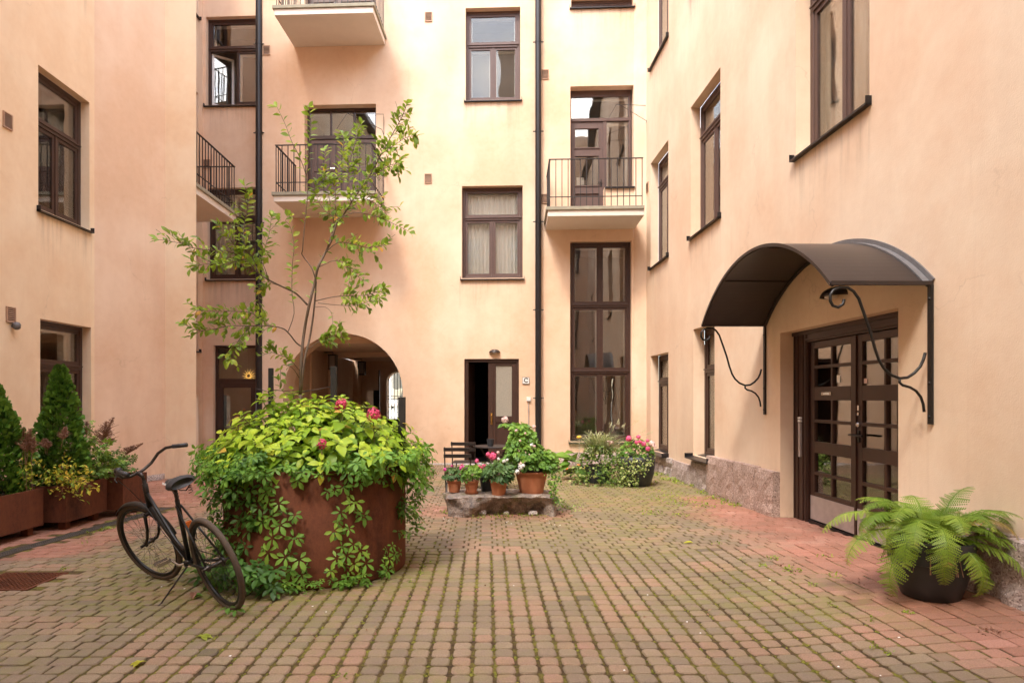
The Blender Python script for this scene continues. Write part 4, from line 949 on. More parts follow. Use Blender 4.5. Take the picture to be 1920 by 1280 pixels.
# ================================================================ PLANTS AND OBJECTS
def leaf_t(w=.6, fold=.12, droop=.25, n=3, peak=.45, pw=1.):
    ys = [i/n for i in range(n+1)]; v = []; f = []
    def wid(y): return w/2*math.sin(math.pi*(y**(math.log(.5)/math.log(peak))))**pw if 0 < y < 1 else 0
    for y in ys:
        z = -droop*y*y; v.append((0, y, z)); hw = wid(y)
        if hw > 0: v.append((-hw, y, z+fold*hw*2)); v.append((hw, y, z+fold*hw*2))
    idx = [0]; k = 1
    for y in ys[1:-1]: idx.append(k); k += 3
    idx.append(k)
    for i in range(n):
        a, b_ = idx[i], idx[i+1]
        if i == 0: f += [(a, b_, b_+1), (a, b_+2, b_)]
        elif i == n-1: f += [(a, b_, a+1), (a, a+2, b_)]
        else: f += [(a, b_, b_+1, a+1), (a, a+2, b_+2, b_)]
    return v, f
def xf(v, M0): return [tuple(M0 @ Vector(p)) for p in v]
def merge(parts):
    V_, F_ = [], []
    for v, f in parts: n = len(V_); V_ += v; F_ += [tuple(n+i for i in q) for q in f]
    return V_, F_
def palmate(nl=5, w=.42, spread=72, base=.08, n=3):
    ps = []
    for i in range(nl):
        a = (i-(nl-1)/2)*spread; L = 1. - .13*abs(i-(nl-1)/2)
        lv, lf = leaf_t(w, .16, .22, n, .55); ps.append((xf(lv, Matrix.Rotation(R(a), 4, 'Z') @ Matrix.Translation((0, base, 0)) @ Matrix.Scale(L*.55, 4)), lf))
    return merge(ps)
def round_leaf(n=9, cup=.14, r=.5):
    v = [(0,.12,0)]; 
    for i in range(n+1):
        a = R(-250+320*i/n+20)-0; rr = r*(1+(.07 if i % 2 else -.05)); v.append((rr*math.cos(a), .5+rr*math.sin(a), cup*(1+.3*(i%2))-.06))
    return v, [(0, i, i+1) for i in range(1, n+1)]
def orient(p, d, nrm, s=1.):
    d = Vector(d).normalized(); nrm = Vector(nrm); x = d.cross(nrm)
    if x.length < 1e-5: x = d.cross(Vector((1, .3, .2)))
    x.normalize(); z = x.cross(d)
    m = Matrix((x, d, z)).transposed().to_4x4() @ Matrix.Scale(s, 4); m.translation = p; return m
def rv(r_, s=1.): return Vector((r_.gauss(0, s), r_.gauss(0, s), r_.gauss(0, s)))
def scatter_leaves(parent, leaves, templates_, material, limit=300, name='leaf', rest='foliage', key=None):
    """leaves: (matrix, tint); the nearest ones are objects that share mesh data, the rest one mesh"""
    leaves = sorted(leaves, key=key or (lambda l: l[0].translation.y))
    inv = parent.matrix_basis.inverted() if parent.matrix_basis else Matrix()
    meshes = {}
    b = MB(); r_ = random.Random(len(leaves))
    for i, (m0, t) in enumerate(leaves):
        ti = r_.randrange(len(templates_))
        if i < limit:
            q = round(t*12)/12
            if (ti, q) not in meshes:
                mb = MB(); mb.add(*templates_[ti], Matrix(), q); meshes[ti, q] = mb.mesh(name, material, True)
            link(name, meshes[ti, q], parent, inv @ m0)
        else: b.add(*templates_[ti], inv @ m0, t)
    if b.v: b.build(rest, material, parent, None, True, kind='stuff')
def petals(b, c, r, n, pr, r_, t=0., up=None):
    for _ in range(n):
        d = rv(r_).normalized()
        if up is not None and d.dot(up) < -.3: d = -d
        p = Vector(c)+d*r*r_.uniform(.75, 1.05); a = d.orthogonal().normalized(); b2 = d.cross(a)
        ph = r_.random()*6; k = 4
        pts = [p + (a*math.cos(ph+i*math.pi/2)+b2*math.sin(ph+i*math.pi/2))*pr + d*pr*.25*(-1)**i for i in range(4)]
        b.quad(pts, t)
# ---- the round rusted planter
rp = empty('round_planter', 'large round rusted steel planter holding the hydrangea and the young tree', 'planter', (*P0, 0))
b = MB(); b.lathe([(PR-.004, .0), (PR, .02), (PR, PH), (PR-.014, PH+.001), (PR-.016, PH-.14)], 96); 
b.build('shell', M['corten'], rp, smooth=False)
for p in rp.children[0].data.polygons: p.use_smooth = abs(p.normal.z) < .3
b = MB(); b.lathe([(0, PH-.06), (.3, PH-.03), (PR-.017, PH-.08)], 32); b.build('soil', M['soil'], rp)
# ---- hydrangea
r_ = random.Random(11)
hy = empty('hydrangea_bush', 'broad lime green hydrangea with deep pink flower heads filling the round planter', 'shrub', (*P0, PH-.05))
HL = [leaf_t(.66, .14, .30, 4, .48), leaf_t(.60, .10, .42, 4, .46), leaf_t(.72, .18, .2, 4, .5)]
leaves = []; stems = MB()
def dome(x, y):          # crown height above ground at a place in the planter
    q = math.hypot(x/1.02, y/.95); return PH + .03 + .47*max(0, 1-q**1.7)
rosettes = []
tries = 0
while len(rosettes) < 185 and tries < 9000:
    tries += 1
    a = r_.random()*2*math.pi; q = math.sqrt(r_.random())*.93
    x, y = q*math.cos(a), q*math.sin(a)*.92
    if any((x-u)**2+(y-v_)**2 < .084**2 for u, v_, _ in rosettes): continue
    rosettes.append((x, y, dome(x, y)+r_.gauss(0, .075)))
for (x, y, z) in rosettes:
    out = Vector((x, y, 0)); tilt = Vector((x*.9, y*.9, 1.1)).normalized()
    base = Vector((x*.45, y*.45, -.02)); top = Vector((x, y, z-PH+.05))
    mid = (base+top)/2+Vector((0, 0, .05)); stems.tube([base, mid, top], [.006, .005, .004], 5)
    young = r_.random()
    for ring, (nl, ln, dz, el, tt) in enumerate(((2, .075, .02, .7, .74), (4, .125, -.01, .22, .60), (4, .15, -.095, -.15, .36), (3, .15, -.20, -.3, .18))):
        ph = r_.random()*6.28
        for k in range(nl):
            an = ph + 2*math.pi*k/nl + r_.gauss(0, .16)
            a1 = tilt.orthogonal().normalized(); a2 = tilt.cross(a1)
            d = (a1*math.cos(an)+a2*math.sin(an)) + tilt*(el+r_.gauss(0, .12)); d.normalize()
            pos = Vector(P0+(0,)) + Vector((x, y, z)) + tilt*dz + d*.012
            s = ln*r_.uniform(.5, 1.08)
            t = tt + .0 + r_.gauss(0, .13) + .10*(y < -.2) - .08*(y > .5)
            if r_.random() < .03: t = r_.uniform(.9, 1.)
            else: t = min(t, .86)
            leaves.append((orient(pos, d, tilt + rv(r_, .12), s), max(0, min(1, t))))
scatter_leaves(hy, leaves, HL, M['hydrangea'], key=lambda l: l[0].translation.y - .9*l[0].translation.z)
stems.build('stems', M['stem'], hy, kind='stuff')
for (px, py, d, rr, mt) in ((641, 757, 5.55, .05, 'hotpink'), (700, 777, 5.35, .06, 'hotpink'), (603, 832, 5.0, .042, 'hotpink'), (633, 763, 5.6, .03, 'hotpink'), (548, 806, 5.3, .03, 'palepink')):
    p = W(px, py, d)-Vector(hy.location); b = MB(); petals(b, (0,0,0), rr, 90, rr*.24, r_); b.build('flower_head', M[mt], hy, Matrix.Translation(p))
    b = MB(); b.tube([p, p+Vector((.01, .0, -.3))], .005, 5); b.build('flower_stem', M['stem'], hy)
# ---- Virginia creeper on the planter
vc = empty('virginia_creeper', 'five-fingered creeper hanging over the rim and down the sides of the round planter', 'climber', (*P0, 0))
CL = [palmate(5, .44, 62), palmate(5, .50, 58), palmate(5, .40, 66)]
leaves = []; vines = MB()
def on_shell(px, py, off=.04):       # where the line of sight meets the planter's side
    k = (px-CX)/F; rr = PR+off
    A = k*k+1; Bq = -2*(k*P0[0]+P0[1]); Cq = P0[0]**2+P0[1]**2-rr*rr; D = Bq*Bq-4*A*Cq
    if D < 0: d = -Bq/(2*A)
    else: d = (-Bq-math.sqrt(D))/(2*A)
    return W(px, py, d)
def shell_leaf(p, s, t, down=.75):
    t = min(1, t+.05)
    out = Vector((p.x-P0[0], p.y-P0[1], 0)).normalized(); tang = Vector((-out.y, out.x, 0))
    d = Vector((0,0,-down)) + tang*r_.gauss(0, .55) + out*r_.uniform(.1, .5); nrm = out*1. + Vector((0,0,.7)) + rv(r_, .22)
    leaves.append((orient(p, d, nrm, s), t))
cr2 = lambda x, y: (x/2.782+180, y/2.782+720)
S1 = [(1045,515),(925,545),(885,575),(900,625),(955,640),(1030,690),(905,697),(865,738),(962,745),(1035,815),(915,822),(905,895),(985,912),(1060,930),(1000,990),(1070,1005),(1030,1065),(960,1040),(915,1075)]
S2 = [(1290,545),(1240,560),(1270,685),(1245,780),(1320,765),(1340,842),(1385,880),(1290,862),(1250,920),(1228,990),(1275,1040),(1350,1015),(1400,945),(1360,620),(1335,640),(1390,700),(1400,1035),(1320,1060),(1300,905),(1340,940)]
S3 = [(1545,855),(1555,900),(1515,950),(1535,925),(1520,985),(1500,1040)]
for S, sc in ((S1, .155), (S2, .150), (S3, .12)):
    pr = None
    for (x, y) in S:
        p = on_shell(*cr2(x+r_.uniform(-9,9), y+r_.uniform(-8,8)), off=.07); p.z = max(p.z, .06)
        shell_leaf(p + Vector((0,0,.02)), sc*r_.uniform(.7, 1.15), r_.uniform(.42, .86))
        for _ in range(2 if S is S3 else 1):
            p2 = on_shell(*cr2(x+r_.uniform(-38,38), y+r_.uniform(-30,30)), off=.03); p2.z = max(p2.z, .05); shell_leaf(p2, sc*r_.uniform(.45, .8), r_.uniform(.2, .6))
for pts in ([(1010,470),(1005,620),(960,800),(1000,950),(1040,1070)], [(1010,480),(1010,600),(990,660)], [(725,687),(830,683),(890,710),(940,760),(960,850)], [(1300,530),(1260,700),(1235,900)], [(1500,510),(1440,700),(1400,800),(1330,900),(1320,960),(1370,1010)], [(1540,540),(1500,650),(1430,720),(1390,830)], [(1600,560),(1580,700),(1565,830),(1530,980)], [(690,480),(690,600),(700,760)], [(1380,520),(1340,700),(1300,850)]):
    vines.tube([on_shell(*cr2(*p), off=.015) for p in pts], .0028, 5)
# dense skirt: (angle range in degrees from the planter centre, lowest point, amount)
def skirt(a0, a1, zlo, n, rmin, rmax, smin=.09, smax=.17, ztop=1.02, tint=(.15, .8)):
    for _ in range(n):
        a = R(r_.uniform(a0, a1)); u = r_.random()**.8; z = ztop - u*(ztop-zlo(math.degrees(a)) if callable(zlo) else u*(ztop-zlo)*0 + (ztop-zlo)*u)
        q = r_.uniform(rmin, rmax)*(1 if z > .62 else .93)
        q = min(q, PR + .06 + (q-PR)*(.35+.65*smooth(.35, .95, z)))
        p = Vector((P0[0]+q*math.cos(a), P0[1]+q*math.sin(a), z)); out = Vector((math.cos(a), math.sin(a), 0))
        d = out*.5+Vector((0,0,-.55))+rv(r_, .4); nrm = out*.9+Vector((0,0,1.0))+rv(r_, .3)
        t = tint[0]+(tint[1]-tint[0])*(smooth(PR, rmax, q)*.6+.4*r_.random()); leaves.append((orient(p, d, nrm, r_.uniform(smin, smax)), t))
skirt(150, 262, .84, 170, .76, 1.04, ztop=1.06)                 # left rim
skirt(195, 243, .05, 220, .80, .97, ztop=.95, tint=(.1,.6))          # left side down to the paving, behind the bicycle
skirt(236, 256, .42, 34, .80, .88, ztop=.92)
skirt(262, 300, .90, 34, .72, .90, ztop=.98, smax=.15)             # front rim
skirt(300, 420, .80, 200, .72, 1.05, ztop=1.05)                 # right rim
skirt(338, 392, .30, 120, .85, 1.02, ztop=.92)         # long hanging part on the right
skirt(60, 150, .86, 60, .7, 1.0)
for _ in range(80):                                  # on the ground at the planter's left foot
    a = R(r_.uniform(203, 268)); q = r_.uniform(PR+.02, PR+.26); p = Vector((P0[0]+q*math.cos(a), P0[1]+q*math.sin(a), r_.uniform(.04, .24)))
    leaves.append((orient(p, Vector((math.cos(a), math.sin(a), -.15))+rv(r_, .4), Vector((.0,-.3,1))+rv(r_, .25), r_.uniform(.10,.20)), r_.uniform(.05, .45)))
for _ in range(45):
    a = R(r_.uniform(268, 312)); q = r_.uniform(PR+.02, PR+.15); p = Vector((P0[0]+q*math.cos(a), P0[1]+q*math.sin(a), r_.uniform(.03, .1)))
    leaves.append((orient(p, rv(r_, 1)*Vector((1,1,.1)), Vector((.0,-.3,1))+rv(r_, .25), r_.uniform(.05,.11)), r_.uniform(.3, .8)))
p = G(428, 1152); leaves.append((orient(p+Vector((0,0,.05)), (.3,-1,.1), (0,-.4,1), .17), .4)); leaves.append((orient(p+Vector((.05,0,.04)), (1,-.4,0), (0,-.4,1), .13), .5))
def vis(l):
    p = l[0].translation; return p.y - .35*p.z + (.8 if math.hypot(p.x-P0[0], p.y-P0[1]) < PR-.05 else 0)
scatter_leaves(vc, leaves, CL, M['creeper'], key=vis)
vines.build('vines', M['redstem'], vc, kind='stuff')
# ---- young tree
r_ = random.Random(5)
tr = empty('young_tree', 'slender young tree with sparse oval leaves rising from the round planter', 'tree', (*W(563, 800, 5.9).xy, PH-.06))
c2 = lambda pts: [(x/2.56+340, y/2.56) for x, y in pts]
c6 = lambda pts: [(x/2.56+360, y/2.56+400) for x, y in pts]
BR = [  # (pixel path, radius start, radius end, depth start, depth end, leaf density, leaf from)
 (c6([(522,1010),(521,930),(520,870)]), .020, .018, 5.9, 5.9, 0, 1),
 (c6([(520,870),(525,700),(540,560),(565,430),(590,330),(605,260),(640,190),(670,130)]), .018, .012, 5.9, 5.8, .15, .6),
 (c6([(524,850),(541,700),(565,600),(581,500),(590,420),(596,330)]), .013, .009, 5.9, 5.85, 0, 1),
 (c6([(670,130),(700,30)])+c2([(760,1060),(830,950),(900,850),(960,740),(1010,650),(1060,560),(1082,500)]), .011, .003, 5.8, 5.5, 1.35, .15),
 (c6([(596,330),(575,262),(530,200)])+c2([(582,1200),(590,1100),(605,950),(600,850),(570,760),(530,680),(500,600),(460,515)]), .008, .002, 5.85, 5.7, .6, .35),
 (c2([(600,850),(612,760),(610,700),(622,620),(612,515)]), .004, .002, 5.75, 5.7, .9, .2),
 (c6([(670,130),(690,20)])+c2([(740,900),(760,800),(780,700),(772,640)]), .008, .002, 5.8, 6.0, 1.1, .2),
 (c6([(640,190),(680,60)])+c2([(720,1000),(700,900),(690,800),(690,720)]), .006, .002, 5.8, 6.1, .9, .2),
 (c6([(555,440),(500,385),(430,350),(370,320),(320,290),(270,250),(200,190),(100,178),(0,165)])+[(344,457),(297,449)], .011, .002, 5.85, 5.2, 1.15, .3),
 (c6([(320,290),(290,210)])+c2([(310,1200),(300,1100),(320,980),(305,895)]), .006, .002, 5.55, 5.45, 1.2, .1),
 (c6([(370,320),(340,240)])+c2([(380,1250),(420,1130),(432,1040)]), .005, .002, 5.6, 5.7, 1.1, .2),
 (c6([(270,250),(180,120),(130,60)]), .004, .002, 5.5, 5.3, 1.3, .1),
 (c6([(320,290),(250,220),(180,240),(100,240),(20,250)]), .004, .002, 5.5, 5.2, 1.2, .15),
 (c6([(528,640),(500,620),(460,570),(430,550),(370,540),(280,540),(180,540),(80,560),(20,560),(-40,530)]), .009, .002, 5.88, 5.2, 1.1, .3),
 (c6([(370,540),(290,480),(200,470),(110,470),(20,465)]), .005, .002, 5.6, 5.3, 1.2, .1),
 (c6([(280,540),(230,600),(210,640),(190,700)]), .004, .002, 5.5, 5.4, 1.2, .1),
 (c6([(430,350),(340,330),(320,400),(330,500)]), .004, .002, 5.7, 5.8, 1.1, .2),
 (c6([(594,420),(680,400),(760,395),(850,390),(922,358)]), .006, .002, 5.85, 5.6, 1.3, .35),
 (c6([(605,430),(700,440),(790,440),(900,405)]), .004, .002, 5.8, 5.5, 1.1, .4),
 (c6([(640,190),(700,140),(780,150),(850,165),(928,152)]), .006, .002, 5.8, 5.5, 1.3, .2),
 (c6([(605,260),(700,225),(780,290),(822,322)]), .005, .002, 5.8, 5.6, 1.1, .3),
 (c6([(700,30)])+c2([(830,1020),(940,1040),(1010,1070),(1095,1112)]), .006, .002, 5.7, 5.3, .9, .35),
 (c2([(830,950),(900,960),(960,1000),(985,1030)]), .005, .002, 5.7, 5.5, 1.2, .15),
 (c2([(900,850),(960,820),(1010,790),(1048,790)]), .004, .002, 5.6, 5.4, 1.4, .1),
 (c2([(960,740),(1020,700),(1080,660),(1130,655)]), .004, .002, 5.6, 5.4, 1.4, .1),
 (c2([(830,950),(800,830),(830,700),(850,620),(860,600)]), .005, .002, 5.7, 5.9, 1.2, .2),
 (c2([(760,1060),(680,1000),(640,900),(720,850)]), .004, .002, 5.8, 5.9, 1.2, .1),
 (c6([(460,570),(490,480),(480,380),(482,250),(490,150),(470,60)])+c2([(500,1060),(515,1035)]), .005, .0015, 5.8, 5.7, .8, .25),
 (c6([(520,760),(470,700),(420,680),(368,660)]), .005, .002, 5.88, 5.7, 1.2, .25),
 (c6([(515,790),(480,740),(430,730),(425,800)]), .004, .002, 5.88, 5.75, .6, .4),
 (c6([(545,660),(600,620),(640,600),(720,570)]), .005, .002, 5.88, 5.5, 1.4, .4),
 (c6([(590,450),(640,450),(670,480),(675,530)]), .003, .0015, 5.85, 5.6, .5, .7),
 (c6([(520,880),(440,860),(415,800),(560,640)])[:3], .003, .0015, 5.9, 5.7, .3, .4),
]
wood = []; leaves = []
TL = [leaf_t(.52, .14, .18, 4, .55), leaf_t(.58, .10, .30, 4, .55), leaf_t(.46, .2, .1, 4, .5)]
for bi, (pix, ra, rb, da, db, dens, frm) in enumerate(BR):
    n = len(pix); pts = [W(x, y, da+(db-da)*i/(n-1)+ (r_.gauss(0, .02) if 0 < i < n-1 else 0)) for i, (x, y) in enumerate(pix)]
    # smooth the path
    fine = []
    for i in range(n-1):
        p0, p1, p2, p3 = pts[max(i-1,0)], pts[i], pts[i+1], pts[min(i+2,n-1)]
        for k in range(3):
            t = k/3; fine.append(.5*((2*p1)+(p2-p0)*t+(2*p0-5*p1+4*p2-p3)*t*t+(3*p1-p0-3*p2+p3)*t**3))
    fine.append(pts[-1]); m = len(fine)
    b = MB(); b.tube([p-tr.location for p in fine], [.82*(ra+(rb-ra)*i/(m-1)) for i in range(m)], 7)
    b.build('trunk' if bi < 3 else 'branch', M['bark'], tr, smooth=True)
    if not dens: continue
    L = [0]
    for i in range(1, m): L.append(L[-1]+(fine[i]-fine[i-1]).length)
    s = L[-1]*frm; side = 1
    while s < L[-1]:
        i = max(1, next(k for k in range(m) if L[k] >= s-1e-9)); t = (s-L[i-1])/max(1e-6, L[i]-L[i-1]); p = fine[i-1].lerp(fine[i], t); tg = (fine[i]-fine[i-1]).normalized()
        if dens > .9 and r_.random() < .42 and s < L[-1]*.95:      # short twig with a few leaves
            sd = (tg*.7 + tg.cross(Vector((0,1,0)))*side*r_.uniform(.3,1) + Vector((0, r_.uniform(-.8,.6), .05))).normalized(); ln = r_.uniform(.05, .17)
            q = [p, p+sd*ln*.5, p+sd*ln+Vector((0,0,-.01))]; b = MB(); b.tube([v-tr.location for v in q], .0016, 4); wood.append(b)
            for k in range(r_.choice((3, 4, 5))):
                pp = q[0].lerp(q[2], .3+.7*k/4); dd = sd*.7+rv(r_, .45)+Vector((0,0,-.1)); leaves.append((orient(pp, dd, Vector((0,-.25,1))+rv(r_, .5), r_.uniform(.045, .074)), None))
        dd = tg*.6 + tg.cross(Vector((0,1,0)))*side + Vector((0, r_.gauss(-.1, .6), .05)); side = -side
        leaves.append((orient(p, dd, Vector((0,-.3,1))+rv(r_, .5), r_.uniform(.048, .082)), None))
        s += r_.uniform(.016, .030)/max(.35, dens)
    for k in range(3): leaves.append((orient(fine[-1], tg+rv(r_, .5), Vector((0,-.3,1))+rv(r_, .4), r_.uniform(.06, .09)), None))
leaves = [(m0, (r_.uniform(.9, 1) if r_.random() < .025 else min(.85, max(.05, r_.gauss(.62, .20))))) for m0, _ in leaves]
tw = MB()
for b in wood: n = len(tw.v); tw.v += b.v; tw.f += [tuple(n+i for i in q) for q in b.f]; tw.t += b.t; tw.m += b.m
tw.build('twigs', M['bark'], tr, kind='stuff')
scatter_leaves(tr, leaves, TL, M['treeleaf'])
# ---- stakes
for (px, ptop, d, wd, lab) in ((508, 690, 6.22, .042, 'left one of the charred stakes round the young tree, nearest the downpipe'), (626, 687, 6.1, .055, 'charred tree stake before the arch, between tree trunk and gate'), (753.5, 744, 5.72, .062, 'thickest charred stake at the right end of the hydrangea')):
    p = W(px, ptop, d); e = empty('tree_stake', lab, 'stake', (p.x, p.y, PH-.15), 0, 'stakes around the young tree')
    b = MB(); b.box(-wd/2, wd/2, -wd/2, wd/2, 0, p.z-e.location.z); b.build('post', M['stake'], e, bevel=.004)
tw_ = empty('tie_wire', 'thin wire tying the young tree to its charred stakes', 'wire', W(563, 735, 5.9))
b = MB(); o_ = tw_.location
b.tube([W(508, 730, 6.22)-o_, W(535, 733, 6.05)-o_, W(563, 735, 5.9)-o_, W(600, 729, 6.0)-o_, W(626, 723, 6.1)-o_], .0035, 5); b.tube([W(480, 728, 6.2)-o_, W(492, 731, 6.2)-o_, W(508, 736, 6.22)-o_], .003, 5); b.build('wire', M['rail'], tw_)
# ---- rectangular planters on the left
def box_planter(x0, x1, y0, y1, label):
    e = empty('trough_planter', label, 'planter', ((x0+x1)/2, (y0+y1)/2, 0), 0, 'rusted steel troughs along the left wing'); w_, l_ = (x1-x0)/2, (y1-y0)/2
    b = MB(); z0, z1, t_ = .09, .50, .012
    b.box(-w_, w_, -l_, -l_+t_, z0, z1); b.box(-w_, w_, l_-t_, l_, z0, z1); b.box(-w_, -w_+t_, -l_+t_, l_-t_, z0, z1); b.box(w_-t_, w_, -l_+t_, l_-t_, z0, z1); b.box(-w_+t_, w_-t_, -l_+t_, l_-t_, z0, z0+.02)
    b.build('shell', M['corten'], e, bevel=.003)
    b = MB(); b.box(-w_+t_+.001, w_-t_-.001, -l_+t_+.001, l_-t_-.001, z0+.021, z1-.05); b.build('soil', M['soil'], e)
    for sx in (-w_+.1, w_-.1):
        for sy in (-l_+.12, l_-.12): b = MB(); b.box(sx-.04, sx+.04, sy-.04, sy+.04, 0, z0-.001); b.build('foot', M['corten'], e)
box_planter(-5.95, -4.92, 4.3, 7.11, 'nearest rusted steel trough, cut by the left edge of view')
box_planter(-5.9, -4.74, 7.22, 8.0, 'middle rusted trough under the tall conifer and yellowing shrub')
box_planter(-5.8, -4.56, 8.03, 8.6, 'farthest rusted trough, just behind the bicycle handlebar')
# ---- conifers
def conifer(x, y, z0, z1, rad, label, seed, n=4200):
    e = empty('conifer', label, 'tree', (x, y, z0), 0, 'clipped conifers in the troughs'); q_ = random.Random(seed); h = z1-z0
    b = MB(); b.tube([(0,0,0),(0,0,h*.9)], [.02,.006], 8); b.build('trunk', M['bark'], e)
    b = MB(); sp = ([(0,0,0),(-.16,.45,.05),(.16,.45,.05),(0,1,0),(-.34,.8,.02),(.34,.8,.02)], [(0,2,1),(1,2,3),(1,3,4),(2,5,3)])
    for _ in range(n):
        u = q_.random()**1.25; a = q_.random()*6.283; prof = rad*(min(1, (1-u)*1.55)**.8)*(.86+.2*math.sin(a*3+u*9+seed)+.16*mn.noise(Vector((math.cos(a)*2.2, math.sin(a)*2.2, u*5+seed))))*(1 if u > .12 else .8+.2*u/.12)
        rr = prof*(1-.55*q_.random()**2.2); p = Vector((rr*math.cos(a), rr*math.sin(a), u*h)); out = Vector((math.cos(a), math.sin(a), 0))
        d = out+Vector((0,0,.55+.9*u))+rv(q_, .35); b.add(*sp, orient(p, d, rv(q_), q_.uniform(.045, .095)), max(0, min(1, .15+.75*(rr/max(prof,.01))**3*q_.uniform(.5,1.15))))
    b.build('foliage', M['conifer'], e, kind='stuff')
conifer(-5.35, 6.95, .42, 1.60, .345, 'dense green conifer cut off by the left edge of view', 2)
conifer(-5.10, 7.66, .42, 1.83, .275, 'pointed green conifer in front of the lower left window', 6)
def leafy_shrub(name, label, base, pts, mt, stem, tmpl_, size, n, seed, spread=.09, cat='shrub', droop=-.1, tint=(.1,.95), up=1.):
    """pts: tips of arching stems; leaves in pairs along them"""
    q_ = random.Random(seed); e = empty(name, label, cat, base); b = MB(); s = MB()
    for tip in pts:
        tip = Vector(tip)-Vector(base); o_ = Vector((q_.gauss(0,.05), q_.gauss(0,.04), 0)); mid = (o_+tip)/2 + Vector((0,0,.16*tip.xy.length+.04)); path = []
        for k in range(7): t = k/6; path.append((1-t)**2*o_+2*t*(1-t)*mid+t*t*tip)
        s.tube(path, [.004-.0004*k for k in range(7)], 4)
        for k in range(n):
            t = .25+.75*q_.random(); i = min(5, int(t*6)); p = path[i].lerp(path[i+1], t*6-i)+rv(q_, spread*.35); d = (path[i+1]-path[i]).normalized()*.4+rv(q_, .7)+Vector((0,0,droop))
            b.add(*q_.choice(tmpl_), orient(p, d, Vector((0,-.3,up))+rv(q_, .35), size*q_.uniform(.7, 1.25)), tint[0]+(tint[1]-tint[0])*q_.random())
    s.build('stems', M[stem], e, kind='stuff'); b.build('foliage', M[mt], e, kind='stuff'); return e
SMALL = [leaf_t(.6, .12, .2, 3, .5), leaf_t(.52, .1, .3, 3, .5)]
q_ = random.Random(9)
tips = [W(px+q_.gauss(0,7), py+q_.gauss(0,7), q_.uniform(6.9, 7.5)) for px, py in ((85,905),(100,930),(92,938),(118,925),(135,920),(150,905),(160,925),(172,925),(150,940),(185,925),(140,870),(120,850),(165,880),(105,880),(180,895),(95,925),(70,900),(60,860),(150,860),(130,895),(172,905),(160,895))]
leafy_shrub('yellowing_shrub', 'small shrub with yellow and lime leaves spilling over the middle trough', (-5.0, 7.45, .44), tips, 'yellowleaf', 'redstem', SMALL, .052, 20, 3, tint=(0,1))
tips = [W(px+q_.gauss(0,6), py+q_.gauss(0,6), q_.uniform(7.5, 8.3)) for px, py in ((165,812),(185,835),(200,850),(215,860),(228,880),(205,880),(180,800),(195,830),(160,840),(225,855),(190,870),(215,895),(175,820),(150,800),(205,840),(230,868))]
leafy_shrub('astilbe_plant', 'leafy green perennial with brown plumes between conifer and bicycle', (-4.95, 7.9, .44), tips, 'astilbe', 'stem', [palmate(3, .55, 50), palmate(5, .5, 45)], .105, 20, 4, cat='plant')
tips = [W(px+q_.gauss(0,5), py+q_.gauss(0,5), q_.uniform(8.1, 8.5)) for px, py in ((228,835),(245,850),(252,868),(240,880),(232,860),(250,858),(222,850))]
leafy_shrub('low_perennial', 'dark leafed perennial in the farthest trough beside the handlebar', (-4.8, 8.3, .44), tips, 'astilbe', 'stem', [palmate(5, .42, 50)], .11, 14, 5, cat='plant', tint=(0,.6))
tips = [W(px+q_.gauss(0,5), py+q_.gauss(0,5), q_.uniform(6.9, 7.1)) for px, py in ((42,865),(55,880),(38,880),(60,850),(48,845),(65,890),(50,895),(45,850))]
leafy_shrub('thin_perennial', 'thin reddish stemmed perennial between the two conifers', (-4.98, 6.98, .44), tips, 'yellowleaf', 'redstem', SMALL, .04, 14, 6, cat='plant', tint=(.2,.8))
def plume_group(spec, label, base, seed):
    q_ = random.Random(seed); e = empty('flower_plume', label, 'flower', base, 0, 'faded plumes over the troughs')
    for (x0, y0, x1, y1, d, ln) in spec:
        b = MB(); a_, c_ = W(x0, y0, d)-Vector(base), W(x1, y1, d)-Vector(base); b.tube([a_, (a_+c_)/2, c_], .0025, 4)
        for k in range(24):
            t = .4+.6*k/24; p = a_.lerp(c_, t); s = ln*(1-t)*1.6+.012
            for sg_ in (-1, 1):
                tp = p+Vector((sg_*s*.8, q_.gauss(0, .5)*s, s*.55)); b.tube([p, tp], [.0045, .002], 3)
                for _ in range(3): pp = p.lerp(tp, q_.random()); b.quad([pp+rv(q_, .006) for _ in range(4)])
        b.build('plume', M['plume'], e)
plume_group([(172,850,213,782,7.8,.14),(180,850,205,800,7.9,.12),(185,850,212,822,7.8,.13),(160,830,163,790,7.9,.08),(190,850,199,790,7.85,.14)], 'brown faded plumes standing right of the taller conifer', (-4.95, 7.85, .5), 1)
plume_group([(225,860,268,831,8.2,.10),(228,862,250,836,8.2,.08)], 'short brown plume leaning right over the farthest trough', (-4.8, 8.2, .5), 2)
plume_group([(42,870,44,800,7.0,.08),(50,870,57,803,7.0,.09),(47,870,52,812,7.0,.07),(58,870,64,818,7.0,.05)], 'brown faded plumes rising between the two conifers', (-4.98, 6.98, .5), 3)
plume_group([(115,840,122,800,7.3,.07),(85,850,84,822,7.3,.07),(88,850,92,828,7.3,.06)], 'brown plumes in front of the taller conifer', (-4.9, 7.3, .5), 4)
